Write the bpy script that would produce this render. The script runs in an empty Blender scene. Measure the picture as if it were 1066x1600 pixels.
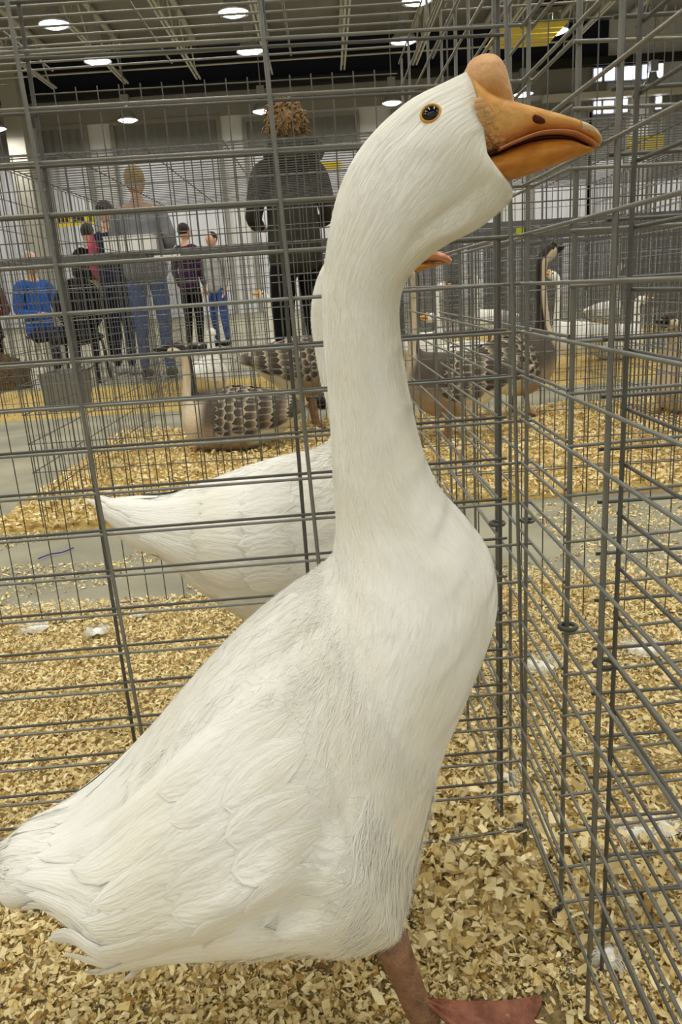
import bpy, bmesh, math, random
import numpy as np
from mathutils import Vector, Matrix
random.seed(7); RNG = np.random.default_rng(7)
PI = math.pi

# ------------------------------------------------------------------ camera
FPX, PITCH, ROLL, CAMH = 1200.0, math.radians(16.2), math.radians(3.74), 0.72
_f = np.array([0, math.cos(PITCH), -math.sin(PITCH)]); _r = np.array([1., 0, 0]); _u = np.cross(_r, _f)
CR = math.cos(ROLL) * _r - math.sin(ROLL) * _u
CU = math.sin(ROLL) * _r + math.cos(ROLL) * _u
CF = _f; CAM = np.array([0, 0, CAMH])
def ray(x, y):
    d = CF * FPX + CR * (x - 533) - CU * (y - 800); return d / np.linalg.norm(d)
def on_y(x, y, Y):
    d = ray(x, y); return CAM + d * (Y / d[1])
def on_z(x, y, z=0.0):
    d = ray(x, y); return CAM + d * ((z - CAMH) / d[2])
def proj(P):
    v = np.asarray(P, float) - CAM; zz = v @ CF
    return np.stack([533 + FPX * (v @ CR) / zz, 800 - FPX * (v @ CU) / zz], -1)
scene = bpy.context.scene
COL = scene.collection
cam = bpy.data.cameras.new('camera'); camo = bpy.data.objects.new('camera', cam); COL.objects.link(camo)
cam.sensor_fit = 'VERTICAL'; cam.sensor_height = 36; cam.lens = 36 * FPX / 1600; cam.clip_start = 0.02; cam.clip_end = 200
M = Matrix.Identity(4)
for i in range(3):
    M[i][0] = CR[i]; M[i][1] = CU[i]; M[i][2] = -CF[i]; M[i][3] = CAM[i]
camo.matrix_world = M
scene.camera = camo

# ------------------------------------------------------------------ world, light, exposure
world = bpy.data.worlds.new('world'); scene.world = world; world.use_nodes = True
world.node_tree.nodes['Background'].inputs[0].default_value = (.75, .77, .8, 1)
world.node_tree.nodes['Background'].inputs[1].default_value = 0.15
scene.view_settings.view_transform = 'Standard'; scene.view_settings.look = 'None'
scene.view_settings.gamma = 1; scene.view_settings.use_curve_mapping = False
scene.view_settings.exposure = -0.54
LAMP_W = 105.0
LAMP_COL = (.985, .97, .88)

# ------------------------------------------------------------------ helpers
def lin(r, g, b):
    f = lambda c: (c / 255 / 12.92) if c / 255 <= .04045 else ((c / 255 + .055) / 1.055) ** 2.4
    return (f(r), f(g), f(b), 1)
MATS = {}
def mat(name, col, rough=.6, metal=0., spec=.3, col2=None, nscale=20, nmix=(.35, .65), bump=None, stretch=None, emit=None, coord='Object', sss=0, attr=None, sheen=0, alpha=None, trans=0):
    m = bpy.data.materials.new(name); m.use_nodes = True; nt = m.node_tree; N = nt.nodes; L = nt.links
    b = N['Principled BSDF']; b.inputs['Roughness'].default_value = rough; b.inputs['Metallic'].default_value = metal
    b.inputs['Specular IOR Level'].default_value = spec
    b.inputs['Base Color'].default_value = col
    if trans: b.inputs['Transmission Weight'].default_value = trans
    if sheen: b.inputs['Sheen Weight'].default_value = sheen
    if sss:
        b.inputs['Subsurface Weight'].default_value = sss; b.inputs['Subsurface Radius'].default_value = (.02, .016, .01); b.inputs['Subsurface Scale'].default_value = .3
    if emit:
        b.inputs['Emission Color'].default_value = emit[0]; b.inputs['Emission Strength'].default_value = emit[1]
    tc = N.new('ShaderNodeTexCoord'); src = tc.outputs[coord]
    if stretch:
        mp = N.new('ShaderNodeMapping'); mp.inputs['Scale'].default_value = stretch; L.new(src, mp.inputs[0]); src = mp.outputs[0]
    base = None
    if attr:
        at = N.new('ShaderNodeVertexColor'); at.layer_name = attr; base = at.outputs[0]
    if col2 is not None:
        nz = N.new('ShaderNodeTexNoise'); nz.inputs['Scale'].default_value = nscale; nz.inputs['Detail'].default_value = 6; L.new(src, nz.inputs['Vector'])
        rp = N.new('ShaderNodeMapRange'); rp.inputs[1].default_value = nmix[0]; rp.inputs[2].default_value = nmix[1]; L.new(nz.outputs[0], rp.inputs[0])
        mx = N.new('ShaderNodeMix'); mx.data_type = 'RGBA'; L.new(rp.outputs[0], mx.inputs[0])
        if base is not None: L.new(base, mx.inputs[6])
        else: mx.inputs[6].default_value = col
        if base is not None:
            mx.blend_type = 'MULTIPLY'
        mx.inputs[7].default_value = col2; base = mx.outputs[2]
    if base is not None: L.new(base, b.inputs['Base Color'])
    if bump:
        nb = N.new('ShaderNodeTexNoise'); nb.inputs['Scale'].default_value = bump[0]; nb.inputs['Detail'].default_value = 8; L.new(src, nb.inputs['Vector'])
        bp = N.new('ShaderNodeBump'); bp.inputs['Strength'].default_value = bump[1]; bp.inputs['Distance'].default_value = bump[2] if len(bump) > 2 else .01
        L.new(nb.outputs[0], bp.inputs['Height']); L.new(bp.outputs[0], b.inputs['Normal'])
    MATS[name] = m
    return m
def tag(o, label=None, cat=None, group=None, kind=None):
    if label: o['label'] = label
    if cat: o['category'] = cat
    if group: o['group'] = group
    if kind: o['kind'] = kind
    return o
def offset(o):
    v = Vector((0, 0, 0))
    while o is not None: v += o.location; o = o.parent
    return v
def link(name, me, parent=None):
    o = bpy.data.objects.new(name, me); COL.objects.link(o)
    if parent is not None: o.parent = parent
    return o
def empty(name, loc, label=None, cat=None, group=None, rz=0):
    o = bpy.data.objects.new(name, None); COL.objects.link(o); o.location = loc; o.rotation_euler = (0, 0, rz); o.empty_display_size = .05
    return tag(o, label, cat, group)
def mesh(name, V, F, m, parent=None, smooth=True, world=False, uv=None, col=None):
    V = np.asarray(V, float)
    if world and parent is not None: V = V - np.array(offset(parent))
    me = bpy.data.meshes.new(name); me.from_pydata(V.tolist(), [], F if isinstance(F, list) else F.tolist())
    if smooth: me.polygons.foreach_set('use_smooth', [True] * len(me.polygons))
    if uv is not None:
        ul = me.uv_layers.new(name='UVMap'); li = np.zeros(len(me.loops), int); me.loops.foreach_get('vertex_index', li)
        ul.data.foreach_set('uv', np.asarray(uv, float)[li].ravel())
    if col is not None:
        ca = me.color_attributes.new('Col', 'FLOAT_COLOR', 'POINT'); ca.data.foreach_set('color', np.asarray(col, float).ravel())
    if m: me.materials.append(m)
    me.update()
    return link(name, me, parent)
class MB:
    """collects boxes and bars, builds ONE mesh object"""
    def __init__(s): s.V = []; s.F = []
    def box(s, c, d, rz=0):
        n = len(s.V); cz, sz = math.cos(rz), math.sin(rz)
        for i in (-.5, .5):
            for j in (-.5, .5):
                for k in (-.5, .5):
                    x, y, z = i * d[0], j * d[1], k * d[2]
                    s.V.append((c[0] + x * cz - y * sz, c[1] + x * sz + y * cz, c[2] + z))
        for f in ((0, 1, 3, 2), (4, 6, 7, 5), (0, 4, 5, 1), (2, 3, 7, 6), (0, 2, 6, 4), (1, 5, 7, 3)): s.F.append([n + a for a in f])
        return s
    def bar(s, p, q, r, sides=4, r2=None):
        p, q = Vector(p), Vector(q); d = (q - p).normalized(); a = d.orthogonal().normalized(); b = d.cross(a); n = len(s.V); r2 = r if r2 is None else r2
        for e, rr in ((p, r), (q, r2)):
            for k in range(sides):
                t = 2 * PI * k / sides + PI / 4; s.V.append(tuple(e + a * rr * math.cos(t) + b * rr * math.sin(t)))
        for k in range(sides):
            s.F.append([n + k, n + (k + 1) % sides, n + sides + (k + 1) % sides, n + sides + k])
        s.F.append([n + k for k in range(sides)][::-1]); s.F.append([n + sides + k for k in range(sides)])
        return s
    def tube(s, pts, rs, sides=10):
        pts = [Vector(p) for p in pts]
        if not hasattr(rs, '__len__'): rs = [rs] * len(pts)
        n = len(s.V); prev = None
        for i, p in enumerate(pts):
            d = (pts[min(i + 1, len(pts) - 1)] - pts[max(i - 1, 0)]).normalized()
            a = d.orthogonal().normalized() if prev is None else (prev - d * prev.dot(d)).normalized(); prev = a; b = d.cross(a)
            for k in range(sides):
                t = 2 * PI * k / sides; s.V.append(tuple(p + (a * math.cos(t) + b * math.sin(t)) * rs[i]))
        for i in range(len(pts) - 1):
            for k in range(sides):
                s.F.append([n + i * sides + k, n + i * sides + (k + 1) % sides, n + (i + 1) * sides + (k + 1) % sides, n + (i + 1) * sides + k])
        e = n + (len(pts) - 1) * sides
        s.F.append([n + k for k in range(sides)][::-1]); s.F.append([e + k for k in range(sides)])
        return s
    def lathe(s, prof, c=(0, 0, 0), sides=20):
        n = len(s.V)
        for r, z in prof:
            for k in range(sides):
                t = 2 * PI * k / sides; s.V.append((c[0] + r * math.cos(t), c[1] + r * math.sin(t), c[2] + z))
        for i in range(len(prof) - 1):
            for k in range(sides):
                s.F.append([n + i * sides + k, n + i * sides + (k + 1) % sides, n + (i + 1) * sides + (k + 1) % sides, n + (i + 1) * sides + k])
        return s
    def blob(s, c, r, seg=12, rings=8):
        n = len(s.V)
        for i in range(rings + 1):
            th = PI * i / rings
            for k in range(seg):
                t = 2 * PI * k / seg
                s.V.append((c[0] + r[0] * math.sin(th) * math.cos(t), c[1] + r[1] * math.sin(th) * math.sin(t), c[2] + r[2] * math.cos(th)))
        for i in range(rings):
            for k in range(seg):
                s.F.append([n + i * seg + k, n + (i + 1) * seg + k, n + (i + 1) * seg + (k + 1) % seg, n + i * seg + (k + 1) % seg])
        return s
    def build(s, name, m, parent=None, smooth=False, world=False):
        return mesh(name, s.V, s.F, m, parent, smooth, world)

# ------------------------------------------------------------------ materials
m_conc = mat('concrete', lin(160, 154, 130), .75, col2=lin(132, 128, 110), nscale=3, bump=(60, .15))
m_bed = mat('shaving_bed', lin(208, 184, 124), .95, col2=lin(132, 122, 94), nscale=70, nmix=(.35, .7), bump=(160, .9, .01))
m_bedfar = mat('far_shaving_bed', lin(214, 186, 112), .95, col2=lin(170, 140, 80), nscale=40, nmix=(.35, .7), bump=(60, .9, .02))
m_chip = mat('wood_chip', (.6, .5, .3, 1), .8, spec=.15, attr='Col')
m_wire = mat('galvanised_wire', lin(142, 142, 135), .42, .5, .5, col2=lin(106, 106, 100), nscale=60, bump=(300, .1, .001))
m_wire_dk = mat('shaded_dark_wire', lin(108, 108, 104), .5, .5, .4, col2=lin(84, 84, 80), nscale=60)  # darker copy of the wire; backlit shade of paired panels is in its colour
m_wall = mat('painted_wall', lin(228, 227, 224), .8, col2=lin(216, 215, 212), nscale=.4)
m_wallhi = mat('upper_wall', lin(150, 146, 135), .85)
m_deck = mat('roof_deck', lin(150, 146, 132), .9, col2=lin(134, 130, 118), nscale=.7)
m_navy = mat('dark_navy', lin(30, 32, 48), .8)
m_steel = mat('painted_steel', lin(206, 200, 182), .6, .0)
m_beam = mat('dark_beam', lin(38, 36, 32), .7)
m_door = mat('ribbed_door', lin(128, 126, 118), .7)
m_doorlow = mat('door_lit_lower', lin(222, 222, 226), .7)  # whiter than the upper door: lamplight low on the doors painted into the colour
m_glass = mat('window_light', (1, 1, 1, 1), .2, emit=((.82, .86, 1, 1), 6))
m_frame = mat('window_frame', lin(130, 130, 140), .5)
m_lampbody = mat('lamp_metal', lin(190, 190, 190), .3, .8)
m_lampglow = mat('lamp_glow', (1, 1, 1, 1), .3, emit=((.93, .94, 1, 1), 25))
m_yellow = mat('yellow_paint', lin(214, 186, 30), .5)
m_black = mat('black_plastic', lin(24, 24, 25), .5)
m_white = mat('white_card', lin(222, 220, 214), .7)
m_cardb = mat('cardboard', lin(150, 125, 80), .8)

# ------------------------------------------------------------------ the hall
XL, XR, YB, YF, ZC = -20.0, 24.0, -9.0, 32.0, 9.6
def struct(o): o['kind'] = 'structure'; return o
struct(MB().box(((XL + XR) / 2, (YB + YF) / 2, -.1), (XR - XL, YF - YB, .2)).build('floor', m_conc))
struct(MB().box(((XL + XR) / 2, (YB + YF) / 2, ZC + .1), (XR - XL, YF - YB, .2)).build('ceiling', m_deck))
wf = struct(MB().box(((XL + XR) / 2, YF + .15, ZC / 2), (XR - XL, .3, ZC)).build('wall_far', m_wall))
struct(MB().box((XL - .15, (YB + YF) / 2, ZC / 2), (.3, YF - YB, ZC)).build('wall_left', m_wall))
struct(MB().box((XR + .15, (YB + YF) / 2, ZC / 2), (.3, YF - YB, ZC)).build('wall_right', m_wall))
struct(MB().box(((XL + XR) / 2, YB - .15, ZC / 2), (XR - XL, .3, ZC)).build('wall_back', m_wall))
struct(MB().box((-3, 31.95, 8.95), (28, .1, 1.2)).build('trim_1', m_navy))
struct(MB().box((-1.5, 31.75, 8.17), (40, .3, .26)).build('trim_2', m_beam))
struct(MB().box((-3, 31.96, 7.62), (28, .08, .8)).build('trim_3', m_wallhi))  # greyer strip: dimmer light above lamp level put into the wall colour
struct(MB().box((16, 31.6, 7.0), (15, .35, .22)).build('trim_4', m_steel))
struct(MB().box((-10.75, 30.6, ZC / 2), (.62, .6, ZC)).build('trim_5', mat('beige_column', lin(176, 170, 156), .8)))
for n, (x0, x1, zt, zm) in enumerate([(-14.6, -11.2, 7.05, 5.9), (-10.33, -8.76, 7.1, 5.9), (-7.59, -3.74, 7.1, 6.0), (-2.61, 1.5, 6.95, 6.0), (3.0, 6.9, 6.9, 6.0), (8.3, 10.3, 6.85, 4.2), (10.5, 11.75, 6.35, 4.8), (12.8, 16.2, 6.9, 4.0)]):
    d = None
    for nm, za, zb, mm in (('door_%d' % (n + 1), zm, zt, m_door), ('lit_lower_leaf', .02, zm, m_doorlow)):
        k = int((x1 - x0) / .3); V = []; F = []          # corrugated leaf
        for i in range(2 * k + 1):
            x = x0 + (x1 - x0) * i / (2 * k); y = 31.93 - (.06 if i % 2 else .0)
            V += [(x, y, za), (x, y, zb)]
        for i in range(2 * k): F.append([2 * i, 2 * i + 2, 2 * i + 3, 2 * i + 1])
        o = mesh(nm, V, F, mm, d, False)
        if d is None: d = struct(o)
    MB().box(((x0 + x1) / 2, 31.94, zt + .07), (x1 - x0 + .3, .12, .16)).box((x0 - .08, 31.94, zt / 2), (.16, .12, zt)).box((x1 + .08, 31.94, zt / 2), (.16, .12, zt)).build('door_frame', m_wallhi, d)
for n, (x0, x1, z0, z1) in enumerate([(10.44, 10.72, 7.52, 7.93), (10.86, 11.2, 7.52, 7.93), (11.3, 12.1, 7.5, 7.93), (12.25, 13.0, 7.5, 7.95), (10.47, 10.72, 6.42, 6.82), (10.84, 11.2, 6.42, 6.82), (11.3, 11.72, 6.42, 6.85), (12.8, 13.0, 6.45, 6.85)]):
    w = struct(MB().box(((x0 + x1) / 2, 31.80, (z0 + z1) / 2), (x1 - x0 + .1, .1, z1 - z0 + .1)).build('window_%d' % (n + 1), m_frame))
    MB().box(((x0 + x1) / 2, 31.74, (z0 + z1) / 2), (x1 - x0, .04, z1 - z0)).build('pane', m_glass, w)

# roof trusses along the hall
for i, x in enumerate(np.arange(-14.5, 20, 2.6)):
    t = empty('roof_truss', (x, 11, 8.25), 'pale steel open-web roof truss under the hall ceiling', 'truss', 'roof trusses under the ceiling')
    for dx in (-.06, .06):
        MB().box((dx, 0, .03), (.06, 40, .06)).build('bottom_chord', m_steel, t)
    MB().box((0, 0, 1.2), (.16, 40, .1)).build('top_chord', m_steel, t)
    mb = MB(); y = -19.5; k = 0
    while y < 19.4:
        mb.bar((0, y, .05 if k % 2 else 1.18), (0, y + 1.0, 1.18 if k % 2 else .05), .028); y += 1.0; k += 1
    tag(mb.build('web', m_steel, t), kind='stuff')
for y in np.arange(13.1, 31, 2.4):
    b = MB().bar((XL + .05, y, 8.42), (XR - .05, y, 8.42), .03).build('bridging_bar', m_steel)
    tag(b, 'thin steel bar bridging across the roof trusses', 'bar', 'bridging bars across the trusses')

# hanging lamps, each with its own light
dome = MB().lathe([(.05, .42), (.12, .42), (.14, .30), (.30, .10), (.36, 0), (.34, 0), (.28, .09), (.1, .26)], sides=20)
def lamp(x, y, z):
    t = empty('high_bay_lamp', (x, y, z), 'domed high-bay lamp hanging on a stem from the hall roof', 'lamp', 'high-bay lamps hanging in rows')
    global DOME, GLOW, BAL
    if 'DOME' not in globals():
        DOME = dome.build('reflector', m_lampbody, t, True).data
        GLOW = MB().lathe([(.001, -.05), (.2, -.04), (.32, .02)], sides=20).build('lens', m_lampglow, t, True).data
        BAL = MB().box((0, 0, .62), (.26, .26, .34)).build('ballast_box', m_lampbody, t).data
    else:
        for nm, d in (('reflector', DOME), ('lens', GLOW), ('ballast_box', BAL)): link(nm, d, t)
    MB().bar((0, 0, .42), (0, 0, ZC - z - .01), .02, 6).build('stem', m_lampbody, t)
    l = bpy.data.lights.new('lamp_light', 'AREA'); l.shape = 'DISK'; l.size = .6; l.energy = LAMP_W; l.color = LAMP_COL
    o = bpy.data.objects.new('lamp_light', l); COL.objects.link(o); o.parent = t; o.location = (0, 0, -.08)
for y, xs in ((29.3, (-11, -6.45, -1.81, 2.67, 7.21, 11.67, 16.2)), (22.4, (-13.5, -9.5, -5.51, -1.57, 2.41, 6.33, 10.3, 14.3)), (19.5, (-13.6, -9.6, -5.64, -1.66, 2.42, 6.4, 10.4, 14.4)), (12.6, (-13.5, -9.6, -5.6, -1.6, 2.4, 6.4, 10.4, 14.4)), (9.7, (-13.5, -9.6, -5.6, -1.6, 2.4, 6.4, 10.4, 14.4)), (2.8, (-13.5, -9.6, -5.6, -1.6, 2.4, 6.4, 10.4, 14.4)), (-.1, (-13.5, -9.6, -5.6, -1.6, 2.4, 6.4, 10.4, 14.4)), (-6.5, (-13.5, -9.6, -5.6, -1.6, 2.4, 6.4, 10.4, 14.4))):
    for x in xs: lamp(x, y, 6.72)

# hanging yellow things
t = empty('yellow_louvre', (5.0, 20.2, 6.1), 'yellow slatted panel hung flat beneath the roof trusses', 'panel')
for k in range(5): MB().box((0, -.72 + k * .36, 0), (1.5, .30, .05)).build('slat', m_yellow, t)
for sx in (-.8, .8): MB().bar((sx * .8, 0, .03), (sx * .8, 0, ZC - 6.12), .012).build('hanging_rod', m_steel, t)
t = empty('projector', (5.2, 18.9, 6.2), 'black projector box hanging below the yellow slatted panel', 'projector')
MB().box((0, 0, .12), (.5, .4, .22)).build('case', m_black, t); MB().bar((0, 0, .2), (0, 0, ZC - 6.22), .02).build('pole', m_black, t)
t = empty('yellow_sign', (11.0, 28.0, 4.4), 'yellow slatted sign hanging in front of the far doors', 'sign')
for k in range(3): MB().box((0, 0, .1 + k * .2), (1.2, .05, .17)).build('slat', m_yellow, t)
for sx in (-.5, .5): MB().bar((sx, 0, .6), (sx, 0, ZC - 4.42), .012).build('hanging_rod', m_steel, t)
t = empty('yellow_placard', (.15, 12.0, 2.37), 'small yellow placard on a thin post beyond the pens', 'sign')
MB().box((0, 0, .05), (.36, .02, .1)).build('board', m_yellow, t); MB().bar((.15, .02, .05), (.15, .02, -2.37), .01).build('post', m_steel, t)
t = empty('yellow_banner', (-4.04, 13.5, 0), 'yellow banner with black lettering blocks on two posts', 'sign')
MB().box((0, 0, 2.07), (.62, .02, .18)).build('board', m_yellow, t)
for k in range(9):
    if k % 4 != 3: MB().box((-.26 + k * .065, -.014, 2.08), (.045, .01, .1)).build('letter', m_black, t)
for sx in (-.3, .3): MB().bar((sx, .025, 0), (sx, .025, 2.15), .012).build('post', m_steel, t)

# ------------------------------------------------------------------ shavings on the floor
def vnoise(x, y, s, seed=0):
    x = np.asarray(x) * s; y = np.asarray(y) * s
    xi = np.floor(x).astype(int); yi = np.floor(y).astype(int); fx = x - xi; fy = y - yi
    fx = fx * fx * (3 - 2 * fx); fy = fy * fy * (3 - 2 * fy)
    h = lambda a, b: np.modf(np.abs(np.sin(a * 127.1 + b * 311.7 + seed * 17.3) * 43758.5453))[0]
    return (h(xi, yi) * (1 - fx) + h(xi + 1, yi) * fx) * (1 - fy) + (h(xi, yi + 1) * (1 - fx) + h(xi + 1, yi + 1) * fx) * fy
def bed_h(x, y):
    return .004 + .012 * vnoise(x, y, 9, 1) + .007 * vnoise(x, y, 31, 2)
def bed(name, x0, x1, y0, y1, step, m, label, hs=1.0):
    nx = max(2, int((x1 - x0) / step)); ny = max(2, int((y1 - y0) / step))
    X, Y = np.meshgrid(np.linspace(x0, x1, nx), np.linspace(y0, y1, ny))
    edge = np.minimum(np.minimum(X - x0, x1 - X), np.minimum(Y - y0, y1 - Y))
    Z = bed_h(X, Y) * hs * np.clip(edge / .1, 0, 1) - .003 + .03 * np.clip(edge / .05 - 1, -1, 0) * .1
    idx = np.arange(nx * ny).reshape(ny, nx)
    F = np.stack([idx[:-1, :-1], idx[:-1, 1:], idx[1:, 1:], idx[1:, :-1]], -1).reshape(-1, 4)
    o = mesh(name, np.stack([X, Y, Z], -1).reshape(-1, 3), F, m)
    return tag(o, label, 'wood shavings', None, 'stuff')
def chips(name, n, sampler, smin, smax, label, hs=1.0, zr=.012, m=None):
    x, y = sampler(n); n = len(x)
    L = smin + (smax - smin) * RNG.random(n) ** 2.2; W = L * (.18 + .5 * RNG.random(n)); C = L * RNG.normal(0, .26, n)
    yaw = RNG.random(n) * 2 * PI; pit = RNG.normal(0, .36, n); rol = RNG.normal(0, .5, n)
    lx = np.stack([-.5 * L, -.5 * L, 0 * L, 0 * L, .5 * L, .5 * L], 1)
    t0 = .4 + .6 * RNG.random(n); t1 = .3 + .7 * RNG.random(n); sk = RNG.normal(0, .2, n) * W
    ly = np.stack([-.5 * W * t0 + sk, .5 * W * t0 + sk, -.5 * W, .5 * W, -.5 * W * t1 - sk, .5 * W * t1 - sk], 1)
    lz = np.stack([0 * L, 0 * L, C, C, 0 * L, 0 * L], 1)
    def rot(a, b, t): return a * np.cos(t)[:, None] - b * np.sin(t)[:, None], a * np.sin(t)[:, None] + b * np.cos(t)[:, None]
    ly, lz = rot(ly, lz, rol); lx, lz = rot(lx, lz, pit); lx, ly = rot(lx, ly, yaw)
    bz = bed_h(x, y) * hs + RNG.random(n) ** 1.5 * zr
    lz = lz - np.minimum(0, (bz[:, None] + lz).min(1))[:, None]
    V = np.stack([lx + x[:, None], ly + y[:, None], lz + bz[:, None]], -1).reshape(-1, 3)
    b = np.arange(n)[:, None] * 6
    F = np.concatenate([b + np.array([[0, 2, 3, 1]]), b + np.array([[2, 4, 5, 3]])], 0)
    k = RNG.random(n); c0 = np.array(lin(222, 195, 130)[:3]); c1 = np.array(lin(250, 236, 188)[:3]); c2 = np.array(lin(176, 142, 80)[:3])
    c = c0 + (c1 - c0) * k[:, None]; br = RNG.random(n) < .07; c[br] = c2
    col = np.concatenate([np.repeat(c, 6, 0), np.ones((n * 6, 1))], 1)
    o = mesh(name, V, F, m or m_chip, None, False, col=col)
    return tag(o, label, 'wood shavings', None, 'stuff')
bed('shaving_bed', -1.6, 2.2, .02, 1.78, .012, m_bed, 'thin bed of wood shavings under the pens of the two white geese')
def near_s(n):
    x = RNG.uniform(-1.1, 1.2, n); y = RNG.uniform(.18, 1.78, n)
    keep = (np.abs(x) < .25 + .62 * y) & (RNG.random(n) < np.clip(.95 - .45 * (y - .5), .35, 1)) & ((vnoise(x, y, 7, 5) > .22) | (RNG.random(n) < .45)) & ~(((x > .045) & (x < .19) & (np.abs(y - .578 + .13 * (x - .05)) < .010 + .36 * (x - .05))) & (RNG.random(n) < .96))
    return x[keep], y[keep]
chips('wood_shavings', 400000, near_s, .003, .0135, 'loose curled wood shavings scattered over the floor of the near pens')
def big_s(n):
    x = RNG.uniform(-.5, .6, n); y = RNG.uniform(.3, 1.2, n); k = ~((x > .045) & (x < .19) & (np.abs(y - .578 + .13 * (x - .05)) < .010 + .36 * (x - .05))); return x[k], y[k]
chips('large_shavings', 1600, big_s, .008, .021, 'larger pale curled shavings lying on the near litter', zr=.016)
def corner_s(n):
    x = RNG.normal(.14, .12, n); y = RNG.normal(.78, .09, n); k = y > .66; return x[k], y[k]
chips('heaped_shavings', 4500, corner_s, .006, .024, 'heaped darker shavings in the corner where the cage panels meet', zr=.035)
def aisle_s(n):
    x = RNG.uniform(-2.2, 2.4, n); y = RNG.uniform(1.76, 2.5, n); k = vnoise(x, y, 4, 9) > .38; return x[k], y[k]
chips('aisle_shavings', 26000, aisle_s, .004, .016, 'stray wood shavings strewn over the bare concrete aisle', hs=0, zr=.004)
bed('second_shaving_bed', -1.25, 4.4, 2.45, 4.35, .03, m_bedfar, 'bed of wood shavings under the pens of the brown geese', 1.5)
def b2_s(n):
    return RNG.uniform(-1.2, 2.6, n), 2.47 + 1.85 * RNG.random(n)
chips('second_shavings', 42000, b2_s, .008, .03, 'curled wood shavings scattered beneath the brown geese', hs=1.5)
bed('third_shaving_bed', -3.2, 6.6, 5.15, 7.0, .06, m_bedfar, 'bed of wood shavings under the row of pens with small white geese', 1.5)
bed('fourth_shaving_bed', -.3, 9.5, 8.3, 10.2, .1, m_bedfar, 'farthest bed of wood shavings beneath distant wire pens', 1.5)
bed('left_shaving_bed', -6.5, -3.4, 6.6, 9.2, .08, m_bedfar, 'patch of shavings on the concrete by the seated visitors', 1.2)

# ------------------------------------------------------------------ wire panels
S = .0475
def unit_cyl(m, sides=8):
    me = bpy.data.meshes.new('wire'); V = []; F = []
    for z in (0, 1):
        for k in range(sides): V.append((math.cos(2 * PI * k / sides), math.sin(2 * PI * k / sides), z))
    for k in range(sides): F.append([k, (k + 1) % sides, sides + (k + 1) % sides, sides + k])
    F.append(list(range(sides))[::-1]); F.append(list(range(sides, 2 * sides)))
    me.from_pydata(V, [], F); me.polygons.foreach_set('use_smooth', [True] * sides + [False] * 2); me.materials.append(m); return me
UW = {m_wire: unit_cyl(m_wire), m_wire_dk: unit_cyl(m_wire_dk)}
def wire(parent, p, q, r, m=m_wire, name='wire'):
    p, q = Vector(p), Vector(q); d = q - p
    o = link(name, UW[m], parent); o.location = p; o.rotation_mode = 'QUATERNION'; o.rotation_quaternion = d.to_track_quat('Z', 'Y'); o.scale = (r, r, d.length)
    return o
def torus(parent, c, R, r, m, axis='Z', name='connector_ring'):
    V = []; F = []; a, b = 14, 6
    for i in range(a):
        for j in range(b):
            t = 2 * PI * i / a; s = 2 * PI * j / b; rr = R + r * math.cos(s); p = (rr * math.cos(t), rr * math.sin(t), r * math.sin(s))
            if axis == 'Y': p = (p[0], p[2], p[1])
            if axis == 'X': p = (p[2], p[0], p[1])
            V.append((c[0] + p[0], c[1] + p[1], c[2] + p[2]))
            F.append([i * b + j, ((i + 1) % a) * b + j, ((i + 1) % a) * b + (j + 1) % b, i * b + (j + 1) % b])
    return mesh(name, V, F, m, parent)
def panel(label, A, B, zs, us, m=m_wire, r=.0017, rv=.0022, ztop=1.145, side=1, group=None, over=.006, jit=.0012):
    A = Vector((A[0], A[1], 0)); B = Vector((B[0], B[1], 0)); d = (B - A); L = d.length; d.normalize(); nrm = Vector((-d.y, d.x, 0)) * side
    t = empty('cage_side', A, label, 'cage panel', group)
    off = nrm * (r + rv) * .9
    for z in zs:
        j0, j1 = random.uniform(-jit, jit), random.uniform(-jit, jit)
        wire(t, d * -over + off + Vector((0, 0, z + j0)), d * (L + over) + off + Vector((0, 0, z + j1)), r, m)
    for u in us:
        u0, s = u if isinstance(u, tuple) else (u, 0)
        wire(t, d * u0 + Vector((0, 0, .004)), d * (u0 + s * ztop) + Vector((0, 0, ztop)), rv, m)
    return t, d, off
Z24 = [S * k for k in range(2, 25)]
# our pen: back panel and right panel
t, d, off = panel('galvanised back panel standing just behind the large white goose', (-.98, .7815), (.2085, .826), Z24, [(.2173 + .515 - .2375 * 1 - .2375, -.026), (.2173 + .515 - .2375, -.026), (.2173 + .515, -.026), (.4486 + .515, -.028), (.6754 + .515, -.0243)], m_wire)
wire(t, Vector((0, 0, .004)), d * .5 + Vector((0, 0, .006)), .0018); wire(t, d * .5 + Vector((0, -.004, .006)), d * 1.19 + Vector((0, -.004, .047)), .0018)
torus(t, Vector((1.184, .044, .046)), .007, .0022, m_wire_dk, 'Z')
t, d, off = panel('long galvanised side panel running forward on the right of the large white goose', (.2065, .826), (.2147, -.25), Z24, [(.006, -.0), (.246, .0), (.4835, 0), (.721, 0), (.9585, 0)], m_wire, side=-1)
wire(t, Vector((0, -.006, .018)), d * 1.07 + Vector((0, 0, .006)), .0018)
torus(t, Vector((.003, 0, S * 9.6)), .007, .002, m_wire_dk)
# pen behind: its front, right side
t, d, off = panel('shade-toned front panel of the pen of the second white goose', (-.98, .80), (.186, .856), [S * k for k in range(2, 25)], [.0, .2305, .1937 + .515 - .0, .4226 + .515, .6515 + .515], m_wire_dk, side=-1)
torus(t, Vector((1.165, .072, .44)), .008, .0025, m_wire_dk)
panel('right side panel of the second white goose\'s pen, receding from the corner', (.187, .862), (.176, 1.70), [S * k for k in range(1, 25)], [.02, .2375, .475, .7125, .83], m_wire, side=1)
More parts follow.
